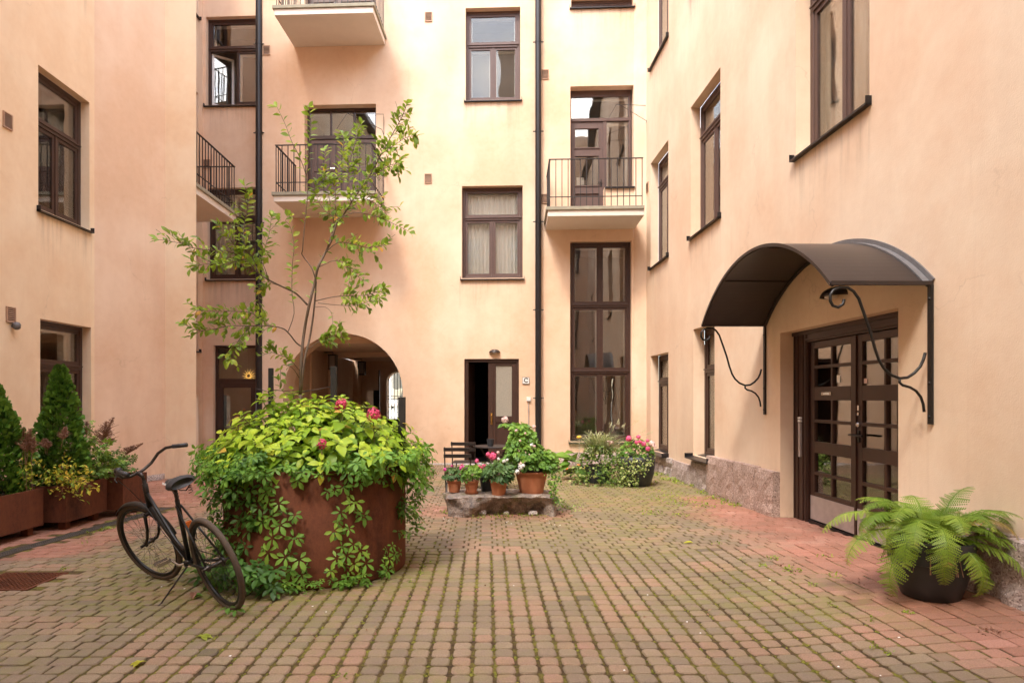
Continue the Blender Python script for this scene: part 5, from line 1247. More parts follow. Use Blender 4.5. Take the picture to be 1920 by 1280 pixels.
# ================================================================ BICYCLE
M['worn'] = simple('worn_dark_metal', (.07,.06,.055), .4, .8, .5, 60)
bk = bpy.data.objects.new('bicycle', None); COL.objects.link(bk)
tag(bk, 'old black step-through bicycle on its kickstand beside the round planter', 'bicycle')
bk.matrix_basis = Matrix.Translation((-2.24, 4.92, -.002)) @ Matrix.Rotation(math.atan2(.667, -.745), 4, 'Z') @ Matrix.Rotation(R(-16.5), 4, 'X')
BI = bk.matrix_basis.inverted()
WR = .352
def wheel_parts(parent, hubw):
    b = MB(); n, k = 64, 10
    def torus(b, Rm, rm, n, k, sq=1.):
        base = len(b.v)
        for i in range(n):
            a = 2*math.pi*i/n
            for j in range(k):
                c = 2*math.pi*j/k; r = Rm+rm*math.cos(c); b.v.append((r*math.cos(a), rm*sq*math.sin(c), r*math.sin(a)))
        for i in range(n):
            for j in range(k): b.f.append((base+i*k+j, base+i*k+(j+1)%k, base+((i+1)%n)*k+(j+1)%k, base+((i+1)%n)*k+j)); b.t.append(0); b.m.append(0)
    torus(b, WR-.021, .021, 72, 10, .95); tm = b
    w_ = tm.build('wheel', M['rubber'], parent, smooth=True)
    b = MB(); torus(b, WR-.049, .013, 64, 8, 1.1); b.build('rim', M['black'], w_, smooth=True)
    b = MB(); b.lathe([(.009,-.055),(.009,-.045),(.022,-.035),(.022,-.028),(.013,-.024),(.013,.024),(.022,.028),(.022,.035),(.009,.045),(.009,.055)], 16)
    b.v = [(x, z*hubw, y) for x, y, z in b.v]; b.build('hub', M['worn'], w_, smooth=True)
    b = MB()
    for i in range(36):
        a = 2*math.pi*i/36; s = 1 if i % 2 else -1; off = (.34 if (i//2) % 2 else -.34)
        h = Vector((.021*math.cos(a+off*3), s*.028*hubw, .021*math.sin(a+off*3))); r = Vector(((WR-.055)*math.cos(a), 0, (WR-.055)*math.sin(a))); b.tube([h, r], .0011, 4, caps=False)
    b.build('spokes', M['worn'], w_); return w_
AX = .56
rw = wheel_parts(bk, 1.8); rw.matrix_local = Matrix.Translation((-AX, 0, WR))
# steering assembly: rotates about the head tube
hb, ht = Vector((.375, 0, .655)), Vector((.325, 0, .845)); sa = (ht-hb).normalized()
STEER = Matrix.Translation(hb) @ Matrix.Rotation(R(16), 4, sa) @ Matrix.Translation(-hb)
fw = wheel_parts(bk, 1.); fw.matrix_local = STEER @ Matrix.Translation((AX, 0, WR))
b = MB(); b.tube([(.31,0,.90),(.385,0,.625)], .014, 10); b.tube([(.385,-.055,.625),(.385,.055,.625)], .016, 8)
for s in (-1, 1): b.tube([(.385,s*.055,.625),(.425,s*.055,.50),(.47,s*.055,.42),(.52,s*.055,.365),(AX,s*.055,WR)], [.013,.012,.011,.010,.009], 8); b.tube([(AX,s*.045,WR),(AX,s*.075,WR)], .012, 8)
b.build('fork', M['black'], bk, STEER, True)
b = MB(); base = 0
def fender(b, cx, a0, a1, r=WR+.012, wd=.030):
    n = 22; o_ = len(b.v)
    for i in range(n+1):
        a = R(a0+(a1-a0)*i/n)
        for j, (yy, dr_) in enumerate(((-wd,-.016),(-wd*.7,-.003),(0,.004),(wd*.7,-.003),(wd,-.016))): b.v.append((cx+(r+dr_)*math.cos(a), yy, WR+(r+dr_)*math.sin(a)))
    for i in range(n):
        for j in range(4): q = o_+i*5+j; b.f.append((q, q+1, q+6, q+5)); b.t.append(0); b.m.append(0)
fender(b, AX, 48, 168); b.build('mudguard', M['black'], bk, STEER, True)
b = MB(); b.tube([(.32,0,.87),(.305,0,.93),(.318,0,.965)], .012, 8)
barp = [(.0,.29),(.02,.27)]
for s in (-1, 1):
    pts = [(.345,0,.965),(.355,s*.06,.965),(.34,s*.13,.99),(.30,s*.185,1.045),(.23,s*.215,1.075),(.14,s*.238,1.075),(.075,s*.255,1.07)]
    b.tube(pts, .0115, 10)
b.tube([(.305,0,.93),(.345,0,.965)], .014, 8)
b.build('handlebar', M['worn'], bk, STEER, True)
for s in (-1, 1): b = MB(); b.tube([(.165,s*.231,1.077),(.045,s*.264,1.068)], .0165, 12); b.build('grip', M['darkpot'], bk, STEER, True)
b = MB(); b.lathe([(0,.03),(.02,.026),(.03,.01),(.03,0),(0,0)], 14, (.235,.20,1.07)); b.tube([(.26,.21,1.045),(.20,.27,1.035),(.12,.31,1.03)], .005, 6); b.build('bell', M['black'], bk, STEER, True)
BB = Vector((-.09, 0, .285))
b = MB()
b.tube([(.38,0,.64),(.318,0,.872)], .021, 12)                        # head tube
b.tube([(.372,0,.675),tuple(BB+Vector((.02,0,.015)))], .0175, 12)       # down tube
b.tube([(.335,0,.80),(.20,0,.62),(.06,0,.45),(-.01,0,.40),(-.07,0,.385),(-.115,0,.395)], .0145, 10)  # curved second tube
b.tube([tuple(BB),(-.225,0,.80)], .0165, 12); b.tube([tuple(BB+Vector((0,-.04,0))), tuple(BB+Vector((0,.04,0)))], .024, 14)
for s in (-1, 1):
    b.tube([tuple(BB+Vector((-.02,s*.02,0))),(-.25,s*.04,.305),(-AX,s*.068,WR)], .010, 8); b.tube([(-.215,s*.016,.755),(-AX,s*.068,WR)], .008, 8)
b.build('frame', M['black'], bk, smooth=True)
b = MB(); b.tube([(-.222,0,.79),(-.247,0,.88)], .013, 10); b.build('seat_post', M['worn'], bk)
b = MB(); secs = ((.13,.018,-.006,.022),(.09,.030,.0,.030),(.03,.042,.004,.036),(-.03,.066,.008,.045),(-.08,.095,.014,.052),(-.12,.105,.02,.050),(-.145,.080,.018,.036))
o_ = 0
for (x, hw, zc_, hh) in secs:
    for j in range(14): a = 2*math.pi*j/14; b.v.append((x, hw*math.cos(a), zc_+hh*math.sin(a)*(1 if math.sin(a) > 0 else .75)))
for i in range(len(secs)-1):
    for j in range(14): b.f.append((i*14+j, i*14+(j+1)%14, (i+1)*14+(j+1)%14, (i+1)*14+j)); b.t.append(0); b.m.append(0)
b.f.append(tuple(range(14))); b.f.append(tuple(range(6*14, 7*14))[::-1]); b.t += [0,0]; b.m += [0,0]
SM = Matrix.Translation((-.27, 0, .925)); sd_ = b.build('saddle', M['darkpot'], bk, SM, True)
b = MB()
for s in (-1, 1): b.tube([(.08,s*.015,-.02),(0,s*.022,-.055),(-.09,s*.03,-.05),(-.13,s*.05,-.01)], .004, 6)
for s in (-1, 1):
    pts = [(-.11+.016*math.cos(t*.9), s*.05+.016*math.sin(t*.9), -.075+.0055*t*.5) for t in range(26)]; b.tube(pts, .0025, 5)
b.build('springs', M['worn'], sd_)
text_obj('Selle San Marco', .021, M['paper'], sd_, Matrix.Translation((-.06, .078, .036)) @ Matrix.Rotation(R(176), 4, 'Z') @ Matrix.Rotation(R(52), 4, 'X'), ext=.0006)
b = MB(); b.lathe([(.085,-.002),(.092,0),(.085,.002)], 30); b.v = [(x+BB.x, z-.045, y+BB.z) for x, y, z in b.v]
b.tube([tuple(BB+Vector((0,.04,0))), tuple(BB+Vector((.02,.07,.0))), tuple(BB+Vector((.145,.085,.035)))], .009, 8); b.tube([tuple(BB+Vector((0,-.04,0))), tuple(BB+Vector((-.145,-.085,-.035)))], .009, 8); b.build('crank', M['chrome'], bk, smooth=False)
for s, o_ in ((1, Vector((.145,.085,.035))), (-1, Vector((-.145,-.085,-.035)))):
    p = BB+o_; b = MB(); b.box(p.x-.04, p.x+.04, min(p.y, p.y+s*.10), max(p.y, p.y+s*.10), p.z-.013, p.z-.005); b.box(p.x-.042, p.x-.030, min(p.y, p.y+s*.10), max(p.y, p.y+s*.10), p.z-.0048, p.z+.013); b.box(p.x+.030, p.x+.042, min(p.y, p.y+s*.10), max(p.y, p.y+s*.10), p.z-.0048, p.z+.013); b.build('pedal', M['chrome'], bk)
b = MB(); b.tube([(BB.x,-.045,BB.z+.088),(-AX,-.045,WR+.035)], .004, 5); b.tube([(BB.x,-.045,BB.z-.088),(-AX,-.045,WR-.035)], .004, 5); b.lathe([(.036,-.003),(.036,.003)], 20, (0,0,0)); n = len(b.v)-40; b.v[n:] = [(x-AX, z-.045, y+WR) for x, y, z in b.v[n:]]; b.build('chain', M['black'], bk)
foot = BI @ Vector((-2.37, 4.66, .0)); b = MB(); b.tube([(-.12,.035,.27), tuple(foot), tuple(foot+Vector((-.03,.03,.004)))], [.007,.006,.006], 8); b.build('kickstand', M['rail'], bk)
b = MB(); b.box(-.315, -.295, -.02, .03, .60, .645); b.build('reflector', M['orange'], bk); b = MB(); b.tube([(-.30,-.012,.63),(-.33,-.02,.55),(-.35,.0,.50),(-.31,.01,.56)], .005, 6); b.build('lock_bracket', M['black'], bk)
b = MB(); b.tube([(.20,.20,.99),(.36,.10,.86),(.36,.03,.70),(.20,.022,.50),(-.05,.022,.33)], .0028, 5); b.build('brake_cable', M['black'], bk)
# ================================================================ STONE BENCH AND POTS
sb = empty('stone_bench', 'rough granite boulder slab lying on the paving under the terracotta pots', 'stone', (.18, 8.36, 0))
b = MB(); nx, nz, ny = 44, 10, 16; X0, X1, Y0, Y1, H = -.705, .70, -.31, .34, .272
def rock(x, y, z):
    p = Vector((x, y, z)); 
    fx = (x-X0)/(X1-X0)
    front = max(0, 1-(y-Y0)/.25)
    cut = .20*front*smooth(.0, 1, 1-z/H)*smooth(.22, .36, fx)*smooth(1., .86, fx) + .02*front*smooth(.1,.0,fx)
    taper = .05*(1-z/H)*(1 if x > 0 else .9)
    n1 = mn.noise(Vector((x*3.2, y*3.2, z*4)))*.055 + mn.noise(Vector((x*9, y*9, z*11+4)))*.03 + mn.noise(Vector((x*24, y*24, z*24)))*.006
    q = Vector((x*(1-taper*.6), y+cut, z))
    dz = 0
    if z > H*.9: dz = mn.noise(Vector((x*4, y*4, 9)))*.008 - .02*smooth(.85, 1, fx) - .012*smooth(.15, 0, fx)
    nr = Vector(((-1 if x < X0+.02 else 1 if x > X1-.02 else 0), (-1 if y < Y0+.02 else 1 if y > Y1-.02 else 0), 0))
    q += nr*n1*1.5; q.z += (mn.noise(Vector((x*2.3,7,0)))*.02-.006 if z > .1 else 0); q.z += dz
    ed = (abs(z-H) < .01) and (x < X0+.02 or x > X1-.02 or y < Y0+.02 or y > Y1-.02)
    if ed: q.z -= .018+abs(n1)*.5
    return tuple(q)
def lin(a, c, n): return [a+(c-a)*i/n for i in range(n+1)]
def grid(A, B_f):
    pass
Lx, Lz, Ly = lin(X0, X1, nx), lin(-.01, H, nz), lin(Y0, Y1, ny)
for i in range(nx):
    for j in range(nz):
        b.quad([rock(Lx[a], Y0, Lz[c]) for a, c in ((i,j),(i+1,j),(i+1,j+1),(i,j+1))]); b.quad([rock(Lx[a], Y1, Lz[c]) for a, c in ((i+1,j),(i,j),(i,j+1),(i+1,j+1))])
    for j in range(ny): b.quad([rock(Lx[a], Ly[c], H) for a, c in ((i,j),(i+1,j),(i+1,j+1),(i,j+1))])
for i in range(ny):
    for j in range(nz):
        b.quad([rock(X0, Ly[a], Lz[c]) for a, c in ((i+1,j),(i,j),(i,j+1),(i+1,j+1))]); b.quad([rock(X1, Ly[a], Lz[c]) for a, c in ((i,j),(i+1,j),(i+1,j+1),(i,j+1))])
b.build('boulder', M['boulder'], sb)
for (px, w_, h_) in ((905, .10, .07), (1000, .13, .06), (950, .07, .05)):
    p = G(px, 966); st_ = MB(); q_ = random.Random(px)
    st_.lathe([(w_*.3, 0), (w_*.5, h_*.3), (w_*.42, h_*.75), (w_*.15, h_)], 9); st_.v = [(x+q_.uniform(-.01,.01), y*.6, z) for x, y, z in st_.v]
    e = empty('propping_stone', {905:'small grey stone wedged under the left part of the boulder slab',1000:'flat grey stone wedged under the right part of the boulder slab',950:'tiny stone under the middle of the boulder slab'}[px], 'stone', (p.x, p.y+.02, 0), 0, 'stones propping the slab'); st_.build('rock', M['granitegrey'], e)
PT = .262
def pot(name, label, px, d, wd, ht, mt='terracotta', saucer=False, base=PT, rim=True, group='terracotta pots on the stone bench', taper=.68, band=.2, loc=None):
    x = (px-CX)/F*d; e = empty(name, label, 'flower pot', loc or (x, d, base), 0, group); r = wd/2; z0 = .018 if saucer else 0
    prof = [(r*taper*.98, z0), (r*taper, z0+.004)] + [(r*(taper+(.94-taper)*t), z0+ht*(1-band)*t) for t in (.25,.5,.75,1)] + [(r*1.0, z0+ht*(1-band)), (r*1.0, z0+ht-.004), (r*.985, z0+ht), (r*.88, z0+ht), (r*.84, z0+ht*.88)]
    b = MB(); b.lathe(prof, 32); b.f.pop(); b.t.pop(); b.m.pop()
    b.build('pot', M[mt], e, smooth=False)
    o = e.children[0]
    for p in o.data.polygons: p.use_smooth = abs(p.normal.z) < .5 and len(p.vertices) == 4
    b = MB(); b.lathe([(0, z0+ht*.9), (r*.845, z0+ht*.885)], 20); b.build('soil', M['soil'], e)
    if saucer:
        b = MB(); b.lathe([(r*.78, 0), (r*.95, .028), (r*.98, .03), (r*.93, .03), (r*.76, .010), (0, .010)], 28); b.build('saucer', M[mt], e)
    return e, Vector(e.location)+Vector((0,0,z0+ht))
PELL = [round_leaf(9, .16), round_leaf(8, .08), round_leaf(10, .22)]
def pelarg(label, top, rad, h, n, size, mt, flowers, seed, lean=(0,0), name='pelargonium', group='pelargoniums in pots', shape=None):
    q_ = random.Random(seed); e = empty(name, label, 'flowering plant', tuple(top-Vector((0,0,.03))), 0, group); b = MB(); s = MB(); L = []
    for _ in range(n):
        for __ in range(30):
            u = q_.random(); a = q_.random()*6.283; pr = (rad*math.sqrt(max(0, 1-(u-.22)**2/.62)) if shape is None else rad*shape(u)); rr = pr*math.sqrt(.45+.55*q_.random())
            break
        p = Vector((rr*math.cos(a)+lean[0]*u, rr*math.sin(a)+lean[1]*u, size*.55+.01+h*u*.95)); out = Vector((math.cos(a), math.sin(a), 0))
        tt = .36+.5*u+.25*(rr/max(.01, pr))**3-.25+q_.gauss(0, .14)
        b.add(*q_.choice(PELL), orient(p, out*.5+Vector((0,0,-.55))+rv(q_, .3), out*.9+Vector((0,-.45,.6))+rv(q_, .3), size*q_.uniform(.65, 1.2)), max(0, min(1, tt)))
    for _ in range(14): a = q_.random()*6.28; s.tube([(0,0,0), (rad*.3*math.cos(a), rad*.3*math.sin(a), h*.4), (rad*.6*math.cos(a)+lean[0]*.7, rad*.6*math.sin(a)+lean[1]*.7, h*.75)], [.006,.005,.003], 5)
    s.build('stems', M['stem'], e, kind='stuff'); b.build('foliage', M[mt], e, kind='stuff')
    for (px, py, d, r, m_) in flowers:
        c = W(px, py, d)-Vector(e.location); f = MB(); petals(f, (0,0,0), r, 46, r*.42, q_); f.build('flower', M[m_], e, Matrix.Translation(c)); f = MB(); f.tube([(c.x,c.y,c.z), (c.x*.7, c.y*.7, c.z-.10 if c.z > .12 else c.z*.4)], .0025, 4); f.build('flower_stalk', M['stem'], e)
    return e
e1, t1 = pot('terracotta_pot', 'small orange terracotta pot at the left end of the stone bench', 852, 8.40, .195, .165)
pelarg('low pelargonium with magenta blooms in the leftmost terracotta pot', t1, .125, .15, 95, .055, 'bluegreen', [(866,877,8.3,.034,'magenta'), (834,880,8.35,.022,'magenta'), (847,873,8.4,.014,'magenta')], 1)
e2, t2 = pot('terracotta_pot', 'small terracotta pot on a saucer, second from the left on the bench', 884, 8.24, .19, .155, saucer=True)
pelarg('light green pelargonium in the pot standing on a saucer', t2, .13, .20, 110, .06, 'pelargonium', [(894,864,8.25,.028,'pink'), (866,871,8.2,.014,'pink')], 2, (0,-.02))
e3, t3 = pot('terracotta_pot', 'dark stained pot half hidden between the saucered and the tapering pot', 912, 8.48, .19, .19, 'darkpot')
pelarg('pelargonium with pink bloom in the dark stained pot', t3, .13, .18, 90, .055, 'bluegreen', [(908,873,8.3,.026,'pink'), (902,877,8.3,.022,'pink'), (898,874,8.35,.02,'pink')], 3)
e4, t4 = pot('terracotta_pot', 'mossy tapering terracotta pot in the middle of the stone bench', 935, 8.16, .235, .195, taper=.70, band=.12)
pelarg('dark pelargonium with pink and white heads in the mossy tapering pot', t4, .185, .22, 210, .07, 'bluegreen', [(924,855,8.25,.052,'pink'), (915,852,8.25,.03,'pink'), (945,864,8.05,.022,'whitepetal'), (951,862,8.05,.018,'whitepetal'), (935,860,8.1,.018,'whitepetal'), (981,873,8.0,.022,'whitepetal')], 4, (.02,-.03))
e5, t5 = pot('terracotta_pot', 'large bowl-shaped terracotta pot with grey bloom at the right end of the bench', 996.5, 8.33, .44, .285, taper=.68, band=.10)
b = MB(); b.lathe([(.19,.24),(.195,.30),(.188,.33),(.205,.345),(.19,.35),(.16,.345)], 28); b.build('inner_pot', M['canopy'], e5)
pelarg('tall pelargonium with pale blooms climbing over the large terracotta pot', t5+Vector((-.04,0,.05)), .27, .56, 430, .088, 'pelargonium', [(947,787,8.4,.045,'palepink'), (970,797,8.4,.022,'whitepetal'), (968,807,8.2,.02,'palepink'), (1001,800,8.5,.026,'palepink'), (985,812,8.1,.014,'palepink'), (997,834,8.1,.02,'whitepetal'), (1002,836,8.1,.016,'palepink'), (970,884,8.0,.028,'whitepetal'), (976,876,8.0,.03,'whitepetal'), (975,826,8.1,.014,'palepink'), (934,848,8.2,.02,'palepink')], 5, (-.10,0), shape=lambda u: (.85+.25*math.sin(u*9)) if u < .32 else (.92-1.0*(u-.32)))
pelarg('broad leafed pelargonium on the right side of the large terracotta pot', t5+Vector((.13,-.03,.02)), .19, .23, 170, .085, 'pelargonium', [(1032,855,8.2,.012,'palepink')], 6, (.03,0))
e_ = pelarg('sprig with pale bloom standing out above the tall pelargonium', W(948,800,8.4), .055, .04, 18, .06, 'pelargonium', [], 7)
IV = [palmate(3, .62, 48, .0, 2), leaf_t(.8, .1, .15, 2, .4)]
def trailer(name, label, base, strands, mt, size, n, seed, spread=.03, cat='climber', group=None, tint=(0,1)):
    q_ = random.Random(seed); e = empty(name, label, cat, tuple(base), 0, group); b = MB(); s = MB(); bs = Vector(base)
    for st_ in strands:
        pts = [Vector(p)-bs for p in st_]; s.tube(pts, .0025, 4)
        L = [0]; 
        for i in range(1, len(pts)): L.append(L[-1]+(pts[i]-pts[i-1]).length)
        for k in range(max(3, int(L[-1]*n))):
            t = q_.random()*L[-1]; i = max(1, next(j for j in range(len(L)) if L[j] >= t-1e-9)); p = pts[i-1].lerp(pts[i], (t-L[i-1])/max(1e-6, L[i]-L[i-1]))+rv(q_, spread)
            b.add(*q_.choice(IV), orient(p, Vector((0,-.3,-.6))+rv(q_, .6), Vector((0,-.9,.5))+rv(q_, .4), size*q_.uniform(.6, 1.2)), tint[0]+(tint[1]-tint[0])*q_.random())
    s.build('stems', M['stem'], e, kind='stuff'); b.build('foliage', M[mt], e, kind='stuff'); return e
ivp = lambda L: [W(px, py, d) for px, py, d in L]
trailer('trailing_ivy', 'green ivy trailing from the large terracotta pot down over the bench end', W(1028, 868, 8.3), [ivp([(1020,872,8.3),(1035,880,8.15),(1042,900,8.05),(1038,925,8.0)]), ivp([(1025,872,8.3),(1040,885,8.2),(1045,910,8.1),(1036,930,8.0)]), ivp([(1022,874,8.3),(1030,890,8.1),(1034,910,8.0)]), ivp([(1036,925,8.0),(1044,938,7.95),(1054,952,7.9)])], 'pelargonium', .042, 150, 8)
trailer('trailing_ivy', 'pale variegated ivy creeping across the paving right of the bench', G(1050, 950), [[G(1040,935)+Vector((0,0,.05)), G(1052,948)+Vector((0,0,.03)), G(1066,954)+Vector((0,0,.03)), G(1084,960)+Vector((0,0,.02))], ivp([(1030,872,8.3),(1046,876,8.3),(1062,886,8.3)]), ivp([(1032,868,8.3),(1050,880,8.3)])], 'ivy', .035, 150, 9, group=None, tint=(.4,1))
# ---- folding bistro set
def chair(label, loc, rz):
    e = empty('folding_chair', label, 'chair', loc, rz, 'folding bistro chairs')
    for z in (.755, .66): b = MB(); b.box(-.2, .2, -.012, .012, z-.025, z+.025); b.build('back_slat', M['rail'], e, Matrix.Rotation(R(8), 4, 'X') @ Matrix.Translation((0,.07,0)))
    for k in range(5): b = MB(); b.box(-.2, .2, .03+.078*k, .09+.078*k, .44, .455); b.build('seat_slat', M['rail'], e)
    for s in (-1, 1):
        b = MB(); b.tube([(s*.185,-.035,.79),(s*.185,.05,.42),(s*.185,.40,.0)], .010, 6); b.build('leg', M['rail'], e)
        b = MB(); b.tube([(s*.165,.38,.44),(s*.165,-.02,.0)], .010, 6); b.build('leg', M['rail'], e)
    b = MB(); b.tube([(-.165,.02,.05),(.165,.02,.05)], .007, 6); b.tube([(-.185,.36,.05),(.185,.36,.05)], .007, 6); b.build('stretcher', M['rail'], e)
chair('brown folding bistro chair nearest the stone bench, back slats towards us', ((858-CX)/F*9.2, 9.2, 0), 0)
chair('brown folding bistro chair behind the first one, beside the open door', ((869-CX)/F*10.3, 10.3, 0), R(-6))
tb = empty('bistro_table', 'small dark folding table with a cup in front of the open door', 'table', (.12, 10.35, 0))
b = MB(); b.lathe([(.0,.70),(.33,.70),(.335,.705),(.335,.715),(.33,.72),(0,.72)], 36); b.build('tabletop', M['rail'], tb)
for s in (-1, 1):
    b = MB(); b.tube([(-.22,s*.12,.69),(.24,s*.12,.0)], .009, 6); b.build('leg', M['rail'], tb); b = MB(); b.tube([(.22,s*.10,.69),(-.24,s*.10,.0)], .009, 6); b.build('leg', M['rail'], tb)
cu_ = empty('cup', 'dark grey cup standing on the small folding table', 'cup', (W(919.5, 835, 10.3).x, 10.3, .7202))
b = MB(); b.lathe([(.045,0),(.062,.115),(.057,.115),(.042,.01),(0,.01)], 24); b.build('bowl', M['darkpot'], cu_)
# ================================================================ PLANTS AT THE RIGHT REAR CORNER
bp = empty('plant_pot', 'tall black pot with pink flowers and variegated ivy in the right rear corner', 'flower pot', (2.56, 10.95, .0))
b = MB(); b.lathe([(.22,0),(.24,.01),(.30,.22),(.325,.42),(.33,.50),(.31,.50),(.29,.44)], 36); b.f.pop(); b.t.pop(); b.m.pop(); b.build('pot', M['darkpot'], bp, smooth=True)
b = MB(); b.lathe([(0,.45),(.29,.44)], 24); b.build('soil', M['soil'], bp)
pelarg('pink flowering pelargonium in the tall black pot', Vector((2.56,10.95,.48)), .30, .30, 200, .07, 'pelargonium', [(1179,822,10.7,.05,'pink'), (1197,819,10.8,.035,'pink'), (1207,832,10.7,.042,'pink'), (1222,831,10.8,.05,'palepink'), (1215,841,10.6,.04,'pink'), (1193,829,10.7,.03,'pink'), (1214,826,10.9,.03,'pink'), (1200,828,10.7,.03,'pink'), (1227,836,10.7,.03,'palepink')], 12)
trailer('trailing_ivy', 'pale variegated ivy pouring over the front of the tall black pot', (2.45, 10.6, .45), [[Vector((2.56+.30*math.cos(a), 10.95+.31*math.sin(a), .50)), Vector((2.56+.36*math.cos(a), 10.95+.36*math.sin(a), .42)), Vector((2.56+.35*math.cos(a+.1), 10.95+.35*math.sin(a+.1), z))] for a, z in ((-2.9,.05),(-2.7,.0),(-2.5,.02),(-2.35,.02),(-2.2,.03),(-2.05,.1),(-1.9,.02),(-1.75,.22),(-1.6,.25),(-1.4,.30),(-1.2,.33),(-1.0,.36))] + [[G(1165+10*k,905+q_.uniform(-3,6))+Vector((0,0,.04)), G(1180+10*k,908)+Vector((0,0,.03))] for k in range(5)], 'ivy', .055, 95, 13, .035, tint=(.25, 1))
def mound(name, label, base, rx, ry, h, n, size, mt, seed, tmpl_, tint=(0,1), cat='plant'):
    q_ = random.Random(seed); e = empty(name, label, cat, base); b = MB()
    for _ in range(n):
        a = q_.random()*6.283; u = q_.random(); rr = math.sqrt(max(.02, 1-u*u))*q_.uniform(.75, 1.05); p = Vector((rx*rr*math.cos(a), ry*rr*math.sin(a), h*u)); out = Vector((math.cos(a)*rr, math.sin(a)*rr, u))
        b.add(*q_.choice(tmpl_), orient(p, out+rv(q_, .5)+Vector((0,0,-.3)), out+Vector((0,-.2,.4))+rv(q_, .35), size*q_.uniform(.6,1.25)), tint[0]+(tint[1]-tint[0])*q_.random())
    b.build('foliage', M[mt], e, kind='stuff'); return e
g2 = empty('plant_pot', 'low dark pot hidden under the striped grass and ferny foliage', 'flower pot', (1.98, 11.35, .0))
b = MB(); b.lathe([(.18,0),(.24,.28),(.25,.30),(.2,.29),(0,.27)], 24); b.build('pot', M['darkpot'], g2)
mound('variegated_groundcover', 'mound of pale variegated leaves left of the tall black pot', (1.90, 11.05, .0), .42, .28, .66, 950, .06, 'ivy', 14, IV, (0, .8), 'shrub')
mound('ferny_herb', 'feathery mid green herb between the grass and the black pot', (2.2, 10.9, .0), .28, .24, .62, 1100, .05, 'astilbe', 15, [leaf_t(.18,.05,.1,2), leaf_t(.25,.05,.2,2)], (.1, .8), 'herb')
q_ = random.Random(16); hs = empty('hosta', 'large leafed light green plant left of the striped grass', 'plant', (1.62, 11.7, .0)); L = []
for k in range(22): a = q_.uniform(1.6, 5.6); rr = q_.uniform(.05,.2); L.append((orient(Vector((1.66+rr*math.cos(a), 11.65+rr*math.sin(a), q_.uniform(.12,.5))), Vector((math.cos(a), math.sin(a)*.6, q_.uniform(-.4,.5))), Vector((0,-.4,.9))+rv(q_,.2), q_.uniform(.18,.3)), q_.uniform(.35,.85)))
scatter_leaves(hs, L, [leaf_t(.7,.15,.3,4,.42)], M['astilbe'])
gr_ = empty('ornamental_grass', 'fountain of pale striped grass blades before the tall stair window', 'grass plant', (2.02, 11.35, .50))
b = MB(); q_ = random.Random(17)
for k in range(760):
    a = q_.random()*6.283; ln = q_.uniform(.35, .75); el = q_.uniform(.5, 1.45); d = Vector((math.cos(a)*math.cos(el), math.sin(a)*math.cos(el), math.sin(el))); p = Vector((q_.gauss(0,.07), q_.gauss(0,.06), 0)); w_ = q_.uniform(.006,.012); sd = d.cross(Vector((0,0,1))).normalized()*w_; t = q_.random(); pr = p; ps = sd; m_ = 5
    for i in range(1, m_+1):
        s_ = i/m_; q = p+d*ln*s_+Vector((math.cos(a)*.18*s_*s_, math.sin(a)*.18*s_*s_, -.42*ln*s_**2.4)); ns = sd*(1-s_**2)
        b.quad([pr-ps, pr+ps, q+ns, q-ns], t); pr, ps = q, ns
b.build('blades', M['grassy'], gr_, kind='stuff')
b = MB()
for (px, py) in ((1104,812),(1144,795),(1160,790),(1193,790),(1150,800),(1125,815),(1210,808),(1222,812),(1170,797)):
    p = W(px, py, 11.5)-Vector(gr_.location); b.tube([(0,0,.1), p*.6+Vector((0,0,.06)), p], [.003,.002,.001], 4); 
    for k in range(7): q = p*(1-.12*k/7)+rv(q_, .012); b.quad([q, q+Vector((.02,0,.05)), q+Vector((.026,0,.05)), q+Vector((.008,0,0))], .9)
b.build('seed_heads', M['grassy'], gr_, kind='stuff')
fl = empty('pink_flower', 'pink bloom among the pale groundcover left of the tall black pot', 'flower', tuple(W(1141, 830, 11.1)))
b = MB(); petals(b, (0,0,0), .05, 40, .018, q_); petals(b, (.06,0,.01), .035, 30, .015, q_); b.build('petals', M['palepink'], fl); b = MB(); b.tube([(0,0,0),(.03,.05,-.3)], .003, 4); b.build('stem', M['stem'], fl)
# garden torch (yellow round head on a thin rod) and tools by the wall
tch = empty('garden_ornament', 'yellow disc on a thin rod before the sill of the stair window', 'ornament', tuple(W(1086, 866, 12.6)))
b = MB(); b.tube([(0,0,0),(.0,0,.47)], .006, 6); b.build('rod', M['steel'], tch)
ym = simple('yellow_paint', (.75,.42,.03), .5, 0, .2, 20); b = MB(); b.lathe([(0,-.03),(.05,-.015),(.055,.01),(.03,.03),(0,.035)], 14, (0,0,.49)); b.build('head', ym, tch, smooth=True)
tl = empty('garden_tool', 'black and orange hand tool lying on the paving by the rear plinth', 'tool', tuple(W(1076, 876, 12.7).xy)+(0.,))
b = MB(); b.box(-.22, .02, -.04, .04, .005, .07); b.box(.0, .16, -.08, .06, .02, .15); b.tube([(.1,0,.14),(.25,-.02,.13)], .03, 8); b.build('body', M['black'], tl, bevel=.012)
b = MB(); b.box(-.24, -.12, -.035, .035, .071, .11); b.box(.05, .13, -.05, .03, .151, .18); b.box(.2, .32, -.07, .05, .03, .13); b.build('orange_casing', M['orange'], tl, bevel=.012)
